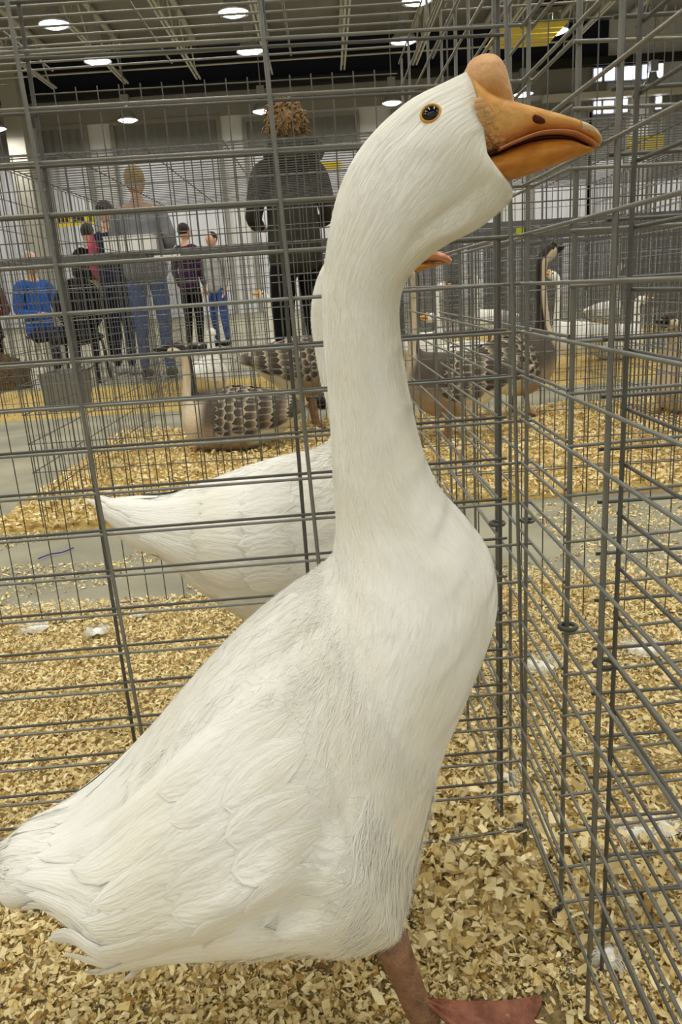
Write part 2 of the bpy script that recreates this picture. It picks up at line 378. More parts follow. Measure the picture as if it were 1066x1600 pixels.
# pen to the right behind
t, d, off = panel('front panel of the empty pen right of the second white goose', (.2185, .704), (1.45, .838), [S * k - .004 for k in range(1, 25)], [0, .2375, .475, .7125, .95, 1.1875], m_wire, rv=.0026, side=-1)
torus(t, Vector((0, -.004, S * 8.05)), .008, .0025, m_wire_dk); torus(t, Vector((0, -.004, .03)), .008, .0025, m_wire_dk)
panel('left side panel of the empty pen, close against the second goose\'s side panel', (.2195, .712), (.214, 1.49), [S * k for k in range(1, 25)], [.235, .4725, .71], m_wire, side=1)
# pen on the right: back and left side
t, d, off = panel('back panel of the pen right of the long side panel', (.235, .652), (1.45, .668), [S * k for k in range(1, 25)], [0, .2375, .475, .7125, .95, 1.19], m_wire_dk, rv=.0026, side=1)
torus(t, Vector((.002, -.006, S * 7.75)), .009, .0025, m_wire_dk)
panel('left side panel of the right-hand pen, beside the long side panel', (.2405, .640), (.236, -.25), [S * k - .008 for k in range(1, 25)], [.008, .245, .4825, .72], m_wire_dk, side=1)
# thin-barred back panels of the pens behind
def thin(label, A, B, zs, r=.0013):
    L = math.hypot(B[0] - A[0], B[1] - A[1]); panel(label, A, B, zs, [k * .044 for k in range(int(L / .044) + 1)], m_wire_dk, r, r, 1.15)
thin('thin-barred panel with a wire loop handle, left of the second goose\'s pen', (-1.45, 1.55), (-.60, 1.675), [.012, .6, .85, 1.14])
thin('thin-barred back panel of the second white goose\'s pen', (-.575, 1.762), (.17, 1.785), [.012, .85, 1.14])
thin('thin-barred back panel of the empty pen on the right', (.235, 1.493), (1.55, 1.515), [.012, .345, .6, .85, 1.14])
# wire roofs
def roof(label, x0, x1, y0, y1, z, skew=0):
    t = empty('wire_roof', (x0, y0, z), label, 'cage roof'); n = int((y1 - y0) / S)
    for k in range(n + 1): wire(t, (-.004, k * S, 0), (x1 - x0, k * S + skew, 0), .0021)
    nx = int((x1 - x0) / .2375)
    for k in range(nx + 1): wire(t, (k * .2375 + .01, 0, .005), (k * .2375 + .01, y1 - y0, .005), .0019)
roof('wire roof laid over the second white goose\'s pen', -1.0, .185, .88, 1.72, 1.165)
roof('wire roof laid over the empty pen on the right', .225, 1.55, .74, 1.5, 1.165)
roof('wire roof laid over the large white goose\'s pen', -.95, .2, .1, .8, 1.165)
# hanging wire loop handle
mb = MB().tube([(-.763 + a, 1.642 + .02, b) for a, b in ((-.045, .575), (-.03, .565), (-.012, .545), (-.004, .50), (.0, .46), (.012, .445), (.02, .455), (.014, .49), (.004, .53), (.008, .56), (.03, .578))], .0022, 6)
tag(mb.build('loop_handle', m_wire_dk, None, True), 'bent wire loop handle hooked on the thin-barred panel at left', 'handle')

# ------------------------------------------------------------------ pens farther back (each pen one thing with its panels as parts)
def grid_mesh(L, Hh, dx, dz, r, m):
    mb = MB(); n = int(round(L / dx))
    for k in range(n + 1): mb.bar((L * k / n, 0, 0), (L * k / n, 0, Hh), r, 3)
    k = int(round(Hh / dz))
    for j in range(k + 1): mb.bar((0, 2 * r, Hh * j / k), (L, 2 * r, Hh * j / k), r, 3)
    me = bpy.data.meshes.new('wire_grid'); me.from_pydata(mb.V, [], mb.F); me.materials.append(m); return me
GM = {}
def far_pen(label, x0, x1, y0, y1, z, r, dx=.05, dz=.095, group=None):
    t = empty('wire_pen', (x0, y0, 0), label, 'pen', group)
    def part(nm, L, Hh, loc, rot, a, b):
        key = (round(L, 2), round(Hh, 2), a, b, r)
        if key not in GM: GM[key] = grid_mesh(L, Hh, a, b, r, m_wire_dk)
        o = link(nm, GM[key], t); o.location = loc; o.rotation_euler = rot; o['kind'] = 'stuff'
    w, dp = x1 - x0, y1 - y0
    part('front_panel', w, z, (0, 0, .005), (0, 0, 0), dx, dz); part('back_panel', w, z, (0, dp, .005), (0, 0, 0), dx, dz)
    part('side_panel', dp, z, (0, 0, .005), (0, 0, PI / 2), dx, dz); part('side_panel', dp, z, (w, 0, .005), (0, 0, PI / 2), dx, dz)
    part('roof_panel', w, dp, (0, 0, z + .012), (-PI / 2, 0, 0), .24, .055)
    return t
E2 = [-1.02, .22, 1.42, 2.75]
for k, lb in enumerate(('wire pen around the seated brown goose', 'wire pen holding two standing brown geese', 'wire pen around the brown goose seated on the right')):
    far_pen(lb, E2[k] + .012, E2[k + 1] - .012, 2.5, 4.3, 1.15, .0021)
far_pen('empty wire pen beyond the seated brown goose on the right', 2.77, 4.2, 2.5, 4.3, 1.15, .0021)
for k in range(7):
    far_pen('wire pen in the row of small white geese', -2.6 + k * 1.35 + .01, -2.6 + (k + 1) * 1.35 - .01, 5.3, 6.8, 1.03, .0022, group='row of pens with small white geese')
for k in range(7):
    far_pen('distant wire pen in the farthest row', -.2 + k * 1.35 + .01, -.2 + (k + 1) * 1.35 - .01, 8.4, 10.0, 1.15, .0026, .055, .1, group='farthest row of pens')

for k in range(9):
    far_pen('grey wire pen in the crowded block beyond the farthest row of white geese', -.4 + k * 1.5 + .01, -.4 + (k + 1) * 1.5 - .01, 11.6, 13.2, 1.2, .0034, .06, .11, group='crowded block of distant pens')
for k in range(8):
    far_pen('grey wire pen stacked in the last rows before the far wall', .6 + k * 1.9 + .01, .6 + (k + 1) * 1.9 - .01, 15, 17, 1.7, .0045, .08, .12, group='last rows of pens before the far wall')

# metal trough hooked on the side of the seated goose's pen
t = empty('metal_trough', (-1.125, 3.3, .30), 'grey sheet-metal trough hooked outside the seated brown goose\'s pen', 'trough')
m_sheet = mat('sheet_metal', lin(132, 132, 126), .5, .4)
w, dp, hh = .155, .22, .16; V = []
for z, s in ((0, .82), (hh, 1.0)):
    for sx, sy in ((-1, -1), (1, -1), (1, 1), (-1, 1)): V.append((sx * w / 2 * s, sy * dp / 2 * s, z))
for z, s in ((hh, .93), (.01, .78)):
    for sx, sy in ((-1, -1), (1, -1), (1, 1), (-1, 1)): V.append((sx * w / 2 * s, sy * dp / 2 * s, z))
F = [[3, 2, 1, 0]]
for a in (0, 4, 8):
    for k in range(4): F.append([a + k, a + (k + 1) % 4, a + 4 + (k + 1) % 4, a + 4 + k])
F.append([12, 13, 14, 15])
mesh('trough_body', V, F, m_sheet, t, False)
for sy in (-.07, .07): MB().bar((w / 2 - .005, sy, hh - .01), (w / 2 + .028, sy, hh + .01), .004, 6).build('hook', m_wire_dk, t)

# ------------------------------------------------------------------ geese
def feather_mat(name, col, col2, attr=None, bs=.32):
    """plumage: noise stretched along the lie of the feathers (u runs along the body, v around it, both in metres)"""
    m = bpy.data.materials.new(name); m.use_nodes = True; nt = m.node_tree; N = nt.nodes; L = nt.links; b = N['Principled BSDF']
    b.inputs['Roughness'].default_value = .85; b.inputs['Specular IOR Level'].default_value = .12; b.inputs['Sheen Weight'].default_value = .15; b.inputs['Sheen Roughness'].default_value = .5
    b.inputs['Subsurface Weight'].default_value = .12; b.inputs['Subsurface Radius'].default_value = (.03, .025, .015); b.inputs['Subsurface Scale'].default_value = .2
    uv = N.new('ShaderNodeUVMap'); uv.uv_map = 'UVMap'
    def noise(sc, det, st):
        mp = N.new('ShaderNodeMapping'); mp.inputs['Scale'].default_value = st; L.new(uv.outputs[0], mp.inputs[0])
        n = N.new('ShaderNodeTexNoise'); n.inputs['Scale'].default_value = sc; n.inputs['Detail'].default_value = det; n.inputs['Distortion'].default_value = .25; L.new(mp.outputs[0], n.inputs['Vector']); return n.outputs[0]
    n1 = noise(45, 3, (1, 4, 1)); n2 = noise(16, 2, (1, 1.8, 1)); n3 = noise(9, 3, (1, 1.3, 1))
    mr = N.new('ShaderNodeMapRange'); mr.inputs[1].default_value = .38; mr.inputs[2].default_value = .68; L.new(n3, mr.inputs[0])
    mx = N.new('ShaderNodeMix'); mx.data_type = 'RGBA'; L.new(mr.outputs[0], mx.inputs[0]); mx.inputs[7].default_value = col2
    if attr:
        at = N.new('ShaderNodeVertexColor'); at.layer_name = attr; mx.blend_type = 'MULTIPLY'; L.new(at.outputs[0], mx.inputs[6])
    else: mx.inputs[6].default_value = col
    L.new(mx.outputs[2], b.inputs['Base Color'])
    ad = N.new('ShaderNodeMath'); ad.operation = 'MULTIPLY_ADD'; L.new(n2, ad.inputs[0]); ad.inputs[1].default_value = 1.6; L.new(n1, ad.inputs[2])
    bp = N.new('ShaderNodeBump'); bp.inputs['Strength'].default_value = bs; bp.inputs['Distance'].default_value = .006; L.new(ad.outputs[0], bp.inputs['Height']); L.new(bp.outputs[0], b.inputs['Normal'])
    return m
m_plume = feather_mat('white_plumage', lin(245, 243, 236), lin(238, 234, 219))
m_plume_br = feather_mat('brown_plumage', (1, 1, 1, 1), (.72, .70, .66, 1), 'Col', .5)
m_fluff = mat('white_down', lin(242, 240, 231), .9, spec=.1)
def bill_mat(name, c1, c2, c3, sc=60):
    m = mat(name, c1, .5, spec=.35, col2=c2, nscale=sc, nmix=(.35, .7), bump=(110, .6, .004), sss=.1)
    return m
m_bill = bill_mat('orange_bill', lin(236, 190, 118), lin(220, 148, 66), None, 55)
m_knob = bill_mat('tan_knob', lin(222, 180, 128), lin(208, 152, 94), None, 45)
m_bill_low = bill_mat('lower_bill', lin(212, 144, 56), lin(186, 114, 42), None)
m_bill_tip = mat('bill_tip', lin(240, 214, 184), .45, spec=.4, col2=lin(222, 172, 122), nscale=120)
m_mouth = mat('mouth_line', lin(70, 34, 24), .6)
m_lip = mat('lip_edge', lin(220, 150, 108), .45, spec=.4)
m_nostril = mat('nostril', lin(84, 30, 16), .7)
m_eye = mat('eye', lin(10, 8, 8), .06, spec=.6)
m_eyering = mat('eye_ring', lin(205, 150, 50), .5)
m_leg = mat('leg_skin', lin(172, 130, 100), .6, col2=lin(122, 94, 70), nscale=70, nmix=(.3, .7), bump=(420, .9, .003))
m_foot = mat('foot_web', lin(184, 124, 98), .6, col2=lin(144, 92, 72), nscale=60, bump=(300, .8, .003))
m_billdark = mat('dark_bill', lin(40, 36, 34), .4)

def crom(P, n):
    """Catmull-Rom resample of rows P to n rows (chord parameter)"""
    P = np.asarray(P, float); d = np.r_[0, np.cumsum(np.sqrt(np.linalg.norm(np.diff(P[:, :3], axis=0), axis=1) + 1e-6))]
    Q = np.vstack([2 * P[0] - P[1], P, 2 * P[-1] - P[-2]]); out = []
    for t in np.linspace(0, d[-1], n):
        i = min(np.searchsorted(d, t, 'right') - 1, len(P) - 2); u = (t - d[i]) / (d[i + 1] - d[i])
        p0, p1, p2, p3 = Q[i:i + 4]
        out.append(.5 * (2 * p1 + (p2 - p0) * u + (2 * p0 - 5 * p1 + 4 * p2 - p3) * u * u + (3 * p1 - p0 - 3 * p2 + p3) * u ** 3))
    return np.array(out)
class Surf:
    """lofted body in the x-z plane: rows are (Dx, Dz, Vx, Vz, halfwidth, y)"""
    def __init__(s, rows, egg=.16, bumps=()):
        R = np.array(rows, float); R = crom(R, 240); R[:, 4] = np.maximum(R[:, 4], .002); s.egg = egg; s.bumps = bumps
        mid = (R[:, :2] + R[:, 2:4]) / 2; s.t = np.r_[0, np.cumsum(np.linalg.norm(np.diff(mid, axis=0), axis=1))]; s.R = R; s.T = s.t[-1]
    def P0(s, t, ph):
        tc = np.clip(t, 0, s.T); A = [np.interp(tc, s.t, s.R[:, k]) for k in range(6)]
        c, sn = np.cos(ph), np.sin(ph); u = (1 + c) / 2
        x = A[2] + (A[0] - A[2]) * u; z = A[3] + (A[1] - A[3]) * u; y = A[5] + sn * A[4] * (1 - s.egg * c)
        ex = np.minimum(t, 0); d = s.R[0, :2] + s.R[0, 2:4] - s.R[6, :2] - s.R[6, 2:4]; d = d / np.linalg.norm(d)
        return np.stack([x - ex * d[0], y, z - ex * d[1]], -1)
    def N(s, t, ph):
        e = .004; a = s.P0(t + e, ph) - s.P0(t - e, ph); b = s.P0(t, ph + .05) - s.P0(t, ph - .05)
        n = np.cross(a, b); n /= np.linalg.norm(n, axis=-1, keepdims=True) + 1e-9
        c = s.P0(t, ph) - (s.P0(t, ph * 0) + s.P0(t, ph * 0 + PI)) / 2
        sg = np.sign((n * c).sum(-1, keepdims=True)); sg[sg == 0] = 1; return n * sg
    def P(s, t, ph, lift=0):
        p = s.P0(t, ph); l = np.zeros(np.shape(t)) + lift
        for (bt, bp, st, sp, amp) in s.bumps:
            dp = (ph - bp + PI) % (2 * PI) - PI; l = l + amp * np.exp(-((t - bt) / st) ** 2 - (dp / sp) ** 2)
        return p + s.N(t, ph) * l[..., None]
    def body(s, name, m, parent, nt=170, npz=56, world=True, colf=None):
        t = np.linspace(0, s.T, nt); ph = np.linspace(0, 2 * PI, npz + 1)[:-1]; Tg, Pg = np.meshgrid(t, ph, indexing='ij')
        V = s.P(Tg.ravel(), Pg.ravel()); idx = np.arange(nt * npz).reshape(nt, npz); nx = np.roll(idx, -1, 1)
        F = np.stack([idx[:-1], nx[:-1], nx[1:], idx[1:]], -1).reshape(-1, 4).tolist(); F.append(idx[0].tolist()); F.append(idx[-1].tolist()[::-1])
        Pf = np.where(Pg > PI, 2 * PI - Pg, Pg); uv = np.stack([Tg, Pf * .08], -1).reshape(-1, 2)
        return mesh(name, V, F, m, parent, True, world, uv, colf(Tg.ravel(), Pg.ravel()) if colf else None)
def blade(surf, t0, ph0, L, W, lift0=.001, lift1=.006, dphi=0., curl=0., tipw=.55, nl=8, nw=5, camber=.15, fray=0.):
    """one feather lying on the surface: rooted at (t0, ph0), running back towards the tail"""
    s = np.linspace(0, 1, nl); w = np.linspace(-1, 1, nw); Sg, Wg = np.meshgrid(s, w, indexing='ij')
    prof = np.minimum(1, .35 + 1.6 * Sg) * np.sqrt(np.clip(1 - np.clip((Sg - tipw) / (1 - tipw), 0, 1) ** 2.2, .0, 1))
    c0 = surf.P0(np.array([t0]), np.array([0.])) - surf.P0(np.array([t0]), np.array([PI])); hh = np.linalg.norm(c0) / 2
    wd = float(np.interp(np.clip(t0, 0, surf.T), surf.t, surf.R[:, 4])); rad = max(.02, math.sqrt((hh * math.sin(ph0)) ** 2 + (wd * math.cos(ph0)) ** 2))
    e_ = .006; sp = np.linalg.norm(surf.P0(np.array([t0]), np.array([ph0])) - surf.P0(np.array([t0 - e_]), np.array([ph0]))) / e_; L = L / min(3., max(.7, sp))
    t = t0 - L * Sg; ph = ph0 + dphi * Sg + Wg * prof * W / 2 / rad
    if fray: t = t + fray * np.clip((Sg - .75) / .25, 0, 1) * RNG.random(nw)[None, :] * L
    lift = lift0 + (lift1 - lift0) * Sg + camber * W * .25 * (1 - Wg ** 2) * prof + curl * np.clip(Sg - .55, 0, 1) ** 2
    V = surf.P(t.ravel(), ph.ravel(), lift.ravel()); idx = np.arange(nl * nw).reshape(nl, nw)
    F = np.stack([idx[:-1, :-1], idx[:-1, 1:], idx[1:, 1:], idx[1:, :-1]], -1).reshape(-1, 4)
    uv = np.stack([t, Wg * W * .5], -1).reshape(-1, 2)
    return V, F.tolist(), uv, Sg.ravel(), Wg.ravel()
def loft_px(rows, Y, name, m, parent, nst=40, nph=24, egg=0.):
    """rows: (dorsal pixel, ventral pixel, halfwidth) in the vertical plane at depth Y"""
    R = []
    for d, v, w in rows:
        D = on_y(*d, Y); Vv = on_y(*v, Y); R.append((D[0], D[2], Vv[0], Vv[2], w, Y))
    global LAST; LAST = Surf(R, egg); return LAST.body(name, m, parent, nst, nph)
def goose_leg(parent, hip, ankle, fwd, m, mf, web=.11, r=(.016, .011), world=True, spread=.05, zoff=0.):
    """tarsus and webbed foot; fwd is the heading in the floor plane"""
    hip, ankle = Vector(hip), Vector(ankle); f = Vector((fwd[0], fwd[1], 0)).normalized(); sd = Vector((-f.y, f.x, 0))
    off = offset(parent) if world else Vector((0, 0, 0))
    k = hip.lerp(ankle, .5) + Vector((0, 0, 0))
    lg = MB().tube([hip - off, hip.lerp(ankle, .15) - off, k - off, hip.lerp(ankle, .88) - off, ankle - off + f * .006], [r[0] * 1.1, r[0], r[1] * 1.05, r[1], r[1] * 1.25], 12).build('leg', m, parent, True)
    V = []; F = []; n = 13; rows = 7; a0 = ankle - off
    for i in range(rows):
        s = i / (rows - 1)
        for j in range(n):
            w = (j / (n - 1) - .5) * 2; toe = abs(math.cos(w * PI))          # three toes at w = -1, 0, 1
            reach = web * s * (1 - .10 * abs(w) - (1 - toe) * .13 * s)
            p = a0 + f * reach + sd * (w * spread * s * 1.02); hgt = zoff + max(.003, (a0.z + .006) * (1 - s) ** 1.6 + .004 + .006 * toe ** 4 * (1 - .4 * s))
            V.append((p.x, p.y, hgt)); V.append((p.x, p.y, max(.0005, hgt - .007)))
    ix = lambda i, j, b: (i * n + j) * 2 + b
    for i in range(rows - 1):
        for j in range(n - 1):
            F.append([ix(i, j, 0), ix(i + 1, j, 0), ix(i + 1, j + 1, 0), ix(i, j + 1, 0)]); F.append([ix(i, j, 1), ix(i, j + 1, 1), ix(i + 1, j + 1, 1), ix(i + 1, j, 1)])
        for j in (0, n - 1): F.append([ix(i, j, 0), ix(i, j, 1), ix(i + 1, j, 1), ix(i + 1, j, 0)])
    for j in range(n - 1): F.append([ix(rows - 1, j, 0), ix(rows - 1, j, 1), ix(rows - 1, j + 1, 1), ix(rows - 1, j + 1, 0)])
    ft = mesh('foot', V, F, mf, lg, True)
    for w in (-1, 0, 1):
        tip = a0 + f * (web * (1 - .1 * abs(w))) + sd * (w * spread)
        MB().tube([(tip.x - f.x * .006, tip.y - f.y * .006, .008), (tip.x + f.x * .004, tip.y + f.y * .004, .007), (tip.x + f.x * .011, tip.y + f.y * .011, .003)], [.004, .0032, .001], 6).build('claw', m_billdark, lg, True)
    return lg

def near_hit(surf, px, ti=(0.5, 1.0)):
    t = np.linspace(surf.T * ti[0], surf.T * ti[1], 260); ph = -np.linspace(.05, PI - .05, 120); Tg, Pg = np.meshgrid(t, ph, indexing='ij')
    P = surf.P(Tg.ravel(), Pg.ravel()); d = np.linalg.norm(proj(P) - np.array(px), axis=1); i = d.argmin(); global HIT; HIT = (Tg.ravel()[i], Pg.ravel()[i]); return P[i], surf.N(Tg.ravel()[i:i + 1], Pg.ravel()[i:i + 1])[0]

# ---- the large white goose
G1 = [(-0.3347, 0.2337, -0.3377, 0.2176, 0.012, 0.6), (-0.3136, 0.2602, -0.3232, 0.1945, 0.035, 0.6), (-0.2724, 0.2686, -0.2738, 0.2245, 0.07, 0.605), (-0.2346, 0.2949, -0.2371, 0.2068, 0.1, 0.61), (-0.2031, 0.324, -0.2086, 0.1802, 0.128, 0.615), (-0.1604, 0.3705, -0.1547, 0.1638, 0.135, 0.62), (-0.1213, 0.4117, -0.0899, 0.156, 0.138, 0.62), (-0.0855, 0.4449, -0.0287, 0.1566, 0.138, 0.62), (-0.0546, 0.4686, 0.027, 0.1482, 0.135, 0.62), (-0.0441, 0.4744, 0.0347, 0.1666, 0.133, 0.62), (-0.0311, 0.4816, 0.0497, 0.2275, 0.13, 0.62), (-0.0171, 0.4915, 0.0762, 0.3277, 0.122, 0.62), (-0.0096, 0.5009, 0.1001, 0.3848, 0.113, 0.62), (-0.0073, 0.5114, 0.1193, 0.4293, 0.103, 0.62), (-0.0055, 0.522, 0.1279, 0.4614, 0.092, 0.62), (-0.0047, 0.5334, 0.1241, 0.4969, 0.08, 0.62), (-0.0048, 0.5486, 0.1064, 0.5262, 0.066, 0.62), (-0.005, 0.5707, 0.0838, 0.5555, 0.055, 0.62), (-0.0044, 0.595, 0.0701, 0.59, 0.047, 0.62), (-0.0042, 0.637, 0.0614, 0.6337, 0.041, 0.62), (-0.0051, 0.6775, 0.0564, 0.6736, 0.038, 0.62), (-0.0044, 0.7093, 0.0562, 0.7055, 0.037, 0.62), (-0.0012, 0.7329, 0.0642, 0.7255, 0.039, 0.618), (0.0039, 0.7579, 0.0888, 0.7445, 0.042, 0.615), (0.0125, 0.7864, 0.1165, 0.7564, 0.043, 0.612), (0.0262, 0.8106, 0.1373, 0.7712, 0.043, 0.61), (0.0441, 0.8286, 0.1402, 0.7789, 0.04, 0.605), (0.0673, 0.8444, 0.1333, 0.7836, 0.036, 0.602), (0.0901, 0.853, 0.1245, 0.7856, 0.031, 0.6), (0.1072, 0.8595, 0.1194, 0.7877, 0.026, 0.6)]
t0 = empty('white_goose', (0.0, .62, 0), 'large white knob-billed goose standing tall with orange bill, filling the front pen', 'goose')
g = Surf(G1, .16, bumps=[(.30, -1.85, .055, .4, .016), (.30, 1.85, .055, .4, .016), (.26, -1.1, .12, .5, .012), (.26, 1.1, .12, .5, .012)])
gp = Surf(G1, .16)
for px, am in (((752, 292), -.003), ((728, 316), -.004), ((703, 332), -.0045), ((680, 347), -.0045), ((660, 366), -.004), ((645, 388), -.003), ((765, 318), .002), ((730, 345), .003), ((700, 362), .003)):
    near_hit(gp, px); g.bumps.append((HIT[0], HIT[1], .010, .16, am))
for x_, y_ in ((495, 985), (455, 1020), (412, 1056), (370, 1092), (328, 1130), (286, 1168), (244, 1205), (202, 1242), (165, 1275)):      # fold along the upper edge of the folded wing
    near_hit(gp, (x_, y_), (0, .6)); g.bumps.append((HIT[0], HIT[1], .026, .085, -.0045)); near_hit(gp, (x_ + 18, y_ + 26), (0, .6)); g.bumps.append((HIT[0], HIT[1], .026, .12, .0035))
for x_, y_ in ((520, 1285), (498, 1320), (482, 1355), (472, 1395), (468, 1435), (470, 1468)):      # furrow behind the thigh
    near_hit(gp, (x_, y_), (0, .7)); g.bumps.append((HIT[0], HIT[1], .016, .10, -.006)); near_hit(gp, (x_ + 52, y_), (0, .7)); g.bumps.append((HIT[0], HIT[1], .03, .16, .0035))
for x_, y_ in ((455, 1388), (415, 1412), (375, 1436), (335, 1458), (295, 1478)):      # under the lower edge of the wing
    near_hit(gp, (x_, y_), (0, .7)); g.bumps.append((HIT[0], HIT[1], .022, .09, -.0055)); near_hit(gp, (x_ - 14, y_ - 30), (0, .7)); g.bumps.append((HIT[0], HIT[1], .024, .12, .004))
near_hit(gp, (640, 195)); g.bumps.append((HIT[0], HIT[1], .014, .2, -.003))
g.body('body', m_plume, t0, 300, 96)
def ang(psi_deg, side): return -math.radians(psi_deg) if side < 0 else math.radians(psi_deg)
feathers = {'V': [], 'F': []}
fid = 0
for side in (-1, 1):
    spec = []
    # long flight feathers, coverts, small coverts  (t, psi, L, W, lift0, lift1, dphi, curl)
    for k in range(8): spec.append(('flight_feather', .19 + .004 * k, 46 + 10.5 * k, .15 + .012 * math.sin(k), .046, .001, .006, .03, .0))
    for k in range(7): spec.append(('flight_feather', .245 + .003 * k, 50 + 10.5 * k, .13, .044, .001, .006, .04, .0))
    for k in range(7): spec.append(('covert_feather', .285, 48 + 10 * k, .085, .042, .0003, .004, .05, 0.))
    for k in range(7): spec.append(('covert_feather', .325, 52 + 10 * k, .07, .040, .0001, .0025, .05, 0.))
    for k in range(6): spec.append(('rump_feather', .13 + .006 * (k % 3), 6 + 8 * k, .10, .042, .0, .0022, .02, 0.))
    for k in range(6): spec.append(('belly_feather', .185 + .012 * (k % 3), 114 + 9 * k, .07, .05, .0005, .005, -.08, .03 if k % 2 else .0))
    for nm, tt, psi, L, W, l0, l1, dp, cu in spec:
        tt += random.uniform(-.008, .008); psi += random.uniform(-3, 3); L *= random.uniform(.9, 1.12)
        if side > 0: psi += 14; l1 *= .5
        V, F, uv, a, b = blade(g, tt, ang(psi, side), L, W, l0, l1 * random.uniform(.8, 1.3), dp * side * random.uniform(.3, 1.6), cu, .5, 10, 7, .08)
        mesh(nm, V, F, m_plume, t0, True, True, uv)
for k in range(15):
    ps = -95 + 190 * k / 14
    V, F, uv, a, b = blade(g, .085 + .012 * (k % 2), math.radians(ps), .115 + .012 * (k % 3), .030, .0003, .002 + .0012 * (k % 2), math.radians(ps) * .25, 0, .75, 12, 11, .1, .22)
    mesh('tail_feather', V, F, m_plume, t0, True, True, uv)
for k in range(9):
    ps = 105 + 150 * k / 8
    V, F, uv, a, b = blade(g, .12, math.radians(ps), .115 + .01 * (k % 2), .034, .001, .006, (ps - 180) / 180 * -.5, 0.02 if k % 2 else 0, .65, 12, 11, .1, .25)
    mesh('tail_covert', V, F, m_plume, t0, True, True, uv)
for k, (tt, psi) in enumerate(((.155, 108), (.165, 120), (.175, 132), (.19, 144))):      # curled-up feathers under the wing tip
    V, F, uv, a, b = blade(g, tt, ang(psi, -1), .055, .032, .002, .008, .1, .07, .6, 12, 7, .3)
    mesh('curled_feather', V, F, m_plume, t0, True, True, uv)
# fine barbs and down all over
def fluff(surf, parent, n, tmin, tmax, lmin, lmax, wd=.0007, m=m_fluff, lift=.25, pr=(0, 2 * PI)):
    t = RNG.uniform(tmin, tmax, n); ph = RNG.uniform(pr[0], pr[1], n); Ls = RNG.uniform(lmin, lmax, n); dp = RNG.normal(0, .08, n)
    Ls = Ls / np.clip(np.linalg.norm(surf.P0(t, ph) - surf.P0(t - .005, ph), axis=1) / .005, .6, 12)
    a = surf.P(t, ph, -.0005); mid = surf.P(t - Ls * .55, ph + dp * .5, Ls * lift * .3); tip = surf.P(t - Ls, ph + dp, Ls * lift)
    ax = np.cross(tip - a, surf.N(t, ph)); ax /= np.linalg.norm(ax, axis=1, keepdims=True) + 1e-9
    V = np.stack([a - ax * wd, a + ax * wd, mid - ax * wd * .8, mid + ax * wd * .8, tip], 1).reshape(-1, 3); b5 = np.arange(n)[:, None] * 5
    F = (b5 + np.array([[0, 2, 3, 1]])).tolist() + (b5 + np.array([[2, 4, 3]])).tolist()
    return tag(mesh('down', V, F, m, parent, True, True), kind='stuff')
fluff(g, t0, 16000, .05, g.T * .50, .010, .024, .0004, lift=.07)
fluff(g, t0, 14000, g.T * .46, g.T - .03, .005, .010, .0003, lift=.09)
# wispy tail fringe
fluff(g, t0, 3500, .0, .08, .02, .05, .0007, lift=.12)
fluff(g, t0, 6000, .06, .34, .018, .034, .0005, lift=.14, pr=(2.3, 3.98))
fluff(g, t0, 3500, .24, .44, .018, .036, .0006, lift=.32, pr=(2.55, 3.75))
fluff(g, t0, 1800, .10, .26, .02, .04, .0006, lift=.28, pr=(2.2, 4.1))
fluff(g, t0, 2600, .22, .40, .016, .03, .0005, lift=.2, pr=(2 * PI - 2.7, 2 * PI - 1.5))
# head parts
YB_ = .600
up = loft_px([((727, 118), (752, 250), .029), ((748, 135), (768, 243), .0285), ((775, 152), (793, 232), .0265), ((803, 163), (818, 220), .024), ((842, 174), (852, 214), .022), ((885, 187), (890, 216), .0205), ((912, 197), (917, 224), .017), ((929, 207), (932, 229), .011), ((937, 216), (936, 227), .004)], YB_, 'upper_bill', m_bill, t0, 60, 32, -.1); UPS = LAST
loft_px([((751, 249), (757, 286), .027), ((775, 242), (776, 287), .026), ((805, 228), (808, 279), .0235), ((842, 219), (848, 266), .0215), ((882, 219), (887, 251), .019), ((908, 229), (911, 242), .014), ((925, 233), (926, 237), .006)], YB_, 'lower_bill', m_bill_low, t0, 50, 28, .1)
loft_px([((752, 243), (756, 254), .019), ((785, 231), (788, 240), .017), ((830, 217), (832, 226), .015), ((880, 214), (882, 224), .012), ((915, 224), (916, 231), .006)], YB_, 'mouth_line', m_mouth, t0, 30, 20)
loft_px([((768, 239), (769, 245), .0285), ((793, 227), (795, 233), .0275), ((835, 211.5), (837, 218), .0245), ((880, 209.5), (881, 217), .0218), ((910, 219), (912, 227), .017), ((930, 226), (931, 232), .008)], YB_, 'bill_edge', m_lip, up, 40, 20)
loft_px([((722, 150), (804, 172), .022), ((724, 132), (799, 152), .026), ((727, 112), (794, 132), .0255), ((733, 98), (789, 112), .0215), ((744, 90), (780, 96), .014), ((756, 86.5), (768, 87.5), .003)], YB_, 'knob', m_knob, t0, 40, 32)
loft_px([((893, 191), (898, 216), .0212), ((905, 194.5), (910, 218), .0195), ((922, 201.5), (924, 224), .0148), ((934, 211), (935, 229), .008), ((938.5, 217), (938, 226), .002)], YB_, 'bill_tip', m_bill_tip, up, 24, 24, -.1)
p, n = near_hit(g, (675, 176))
ey = MB().blob((0, 0, 0), (.0068, .0068, .0068), 20, 14).build('eye', m_eye, t0, True); ey.location = Vector(p) - Vector(n) * .0028 - offset(t0)
rg = torus(t0, (0, 0, 0), .0068, .0010, m_eyering, 'Z', 'eye_ring'); rg.rotation_mode = 'QUATERNION'; rg.rotation_quaternion = Vector(n).to_track_quat('Z', 'Y'); rg.location = Vector(p) + Vector(n) * .0004 - offset(t0)
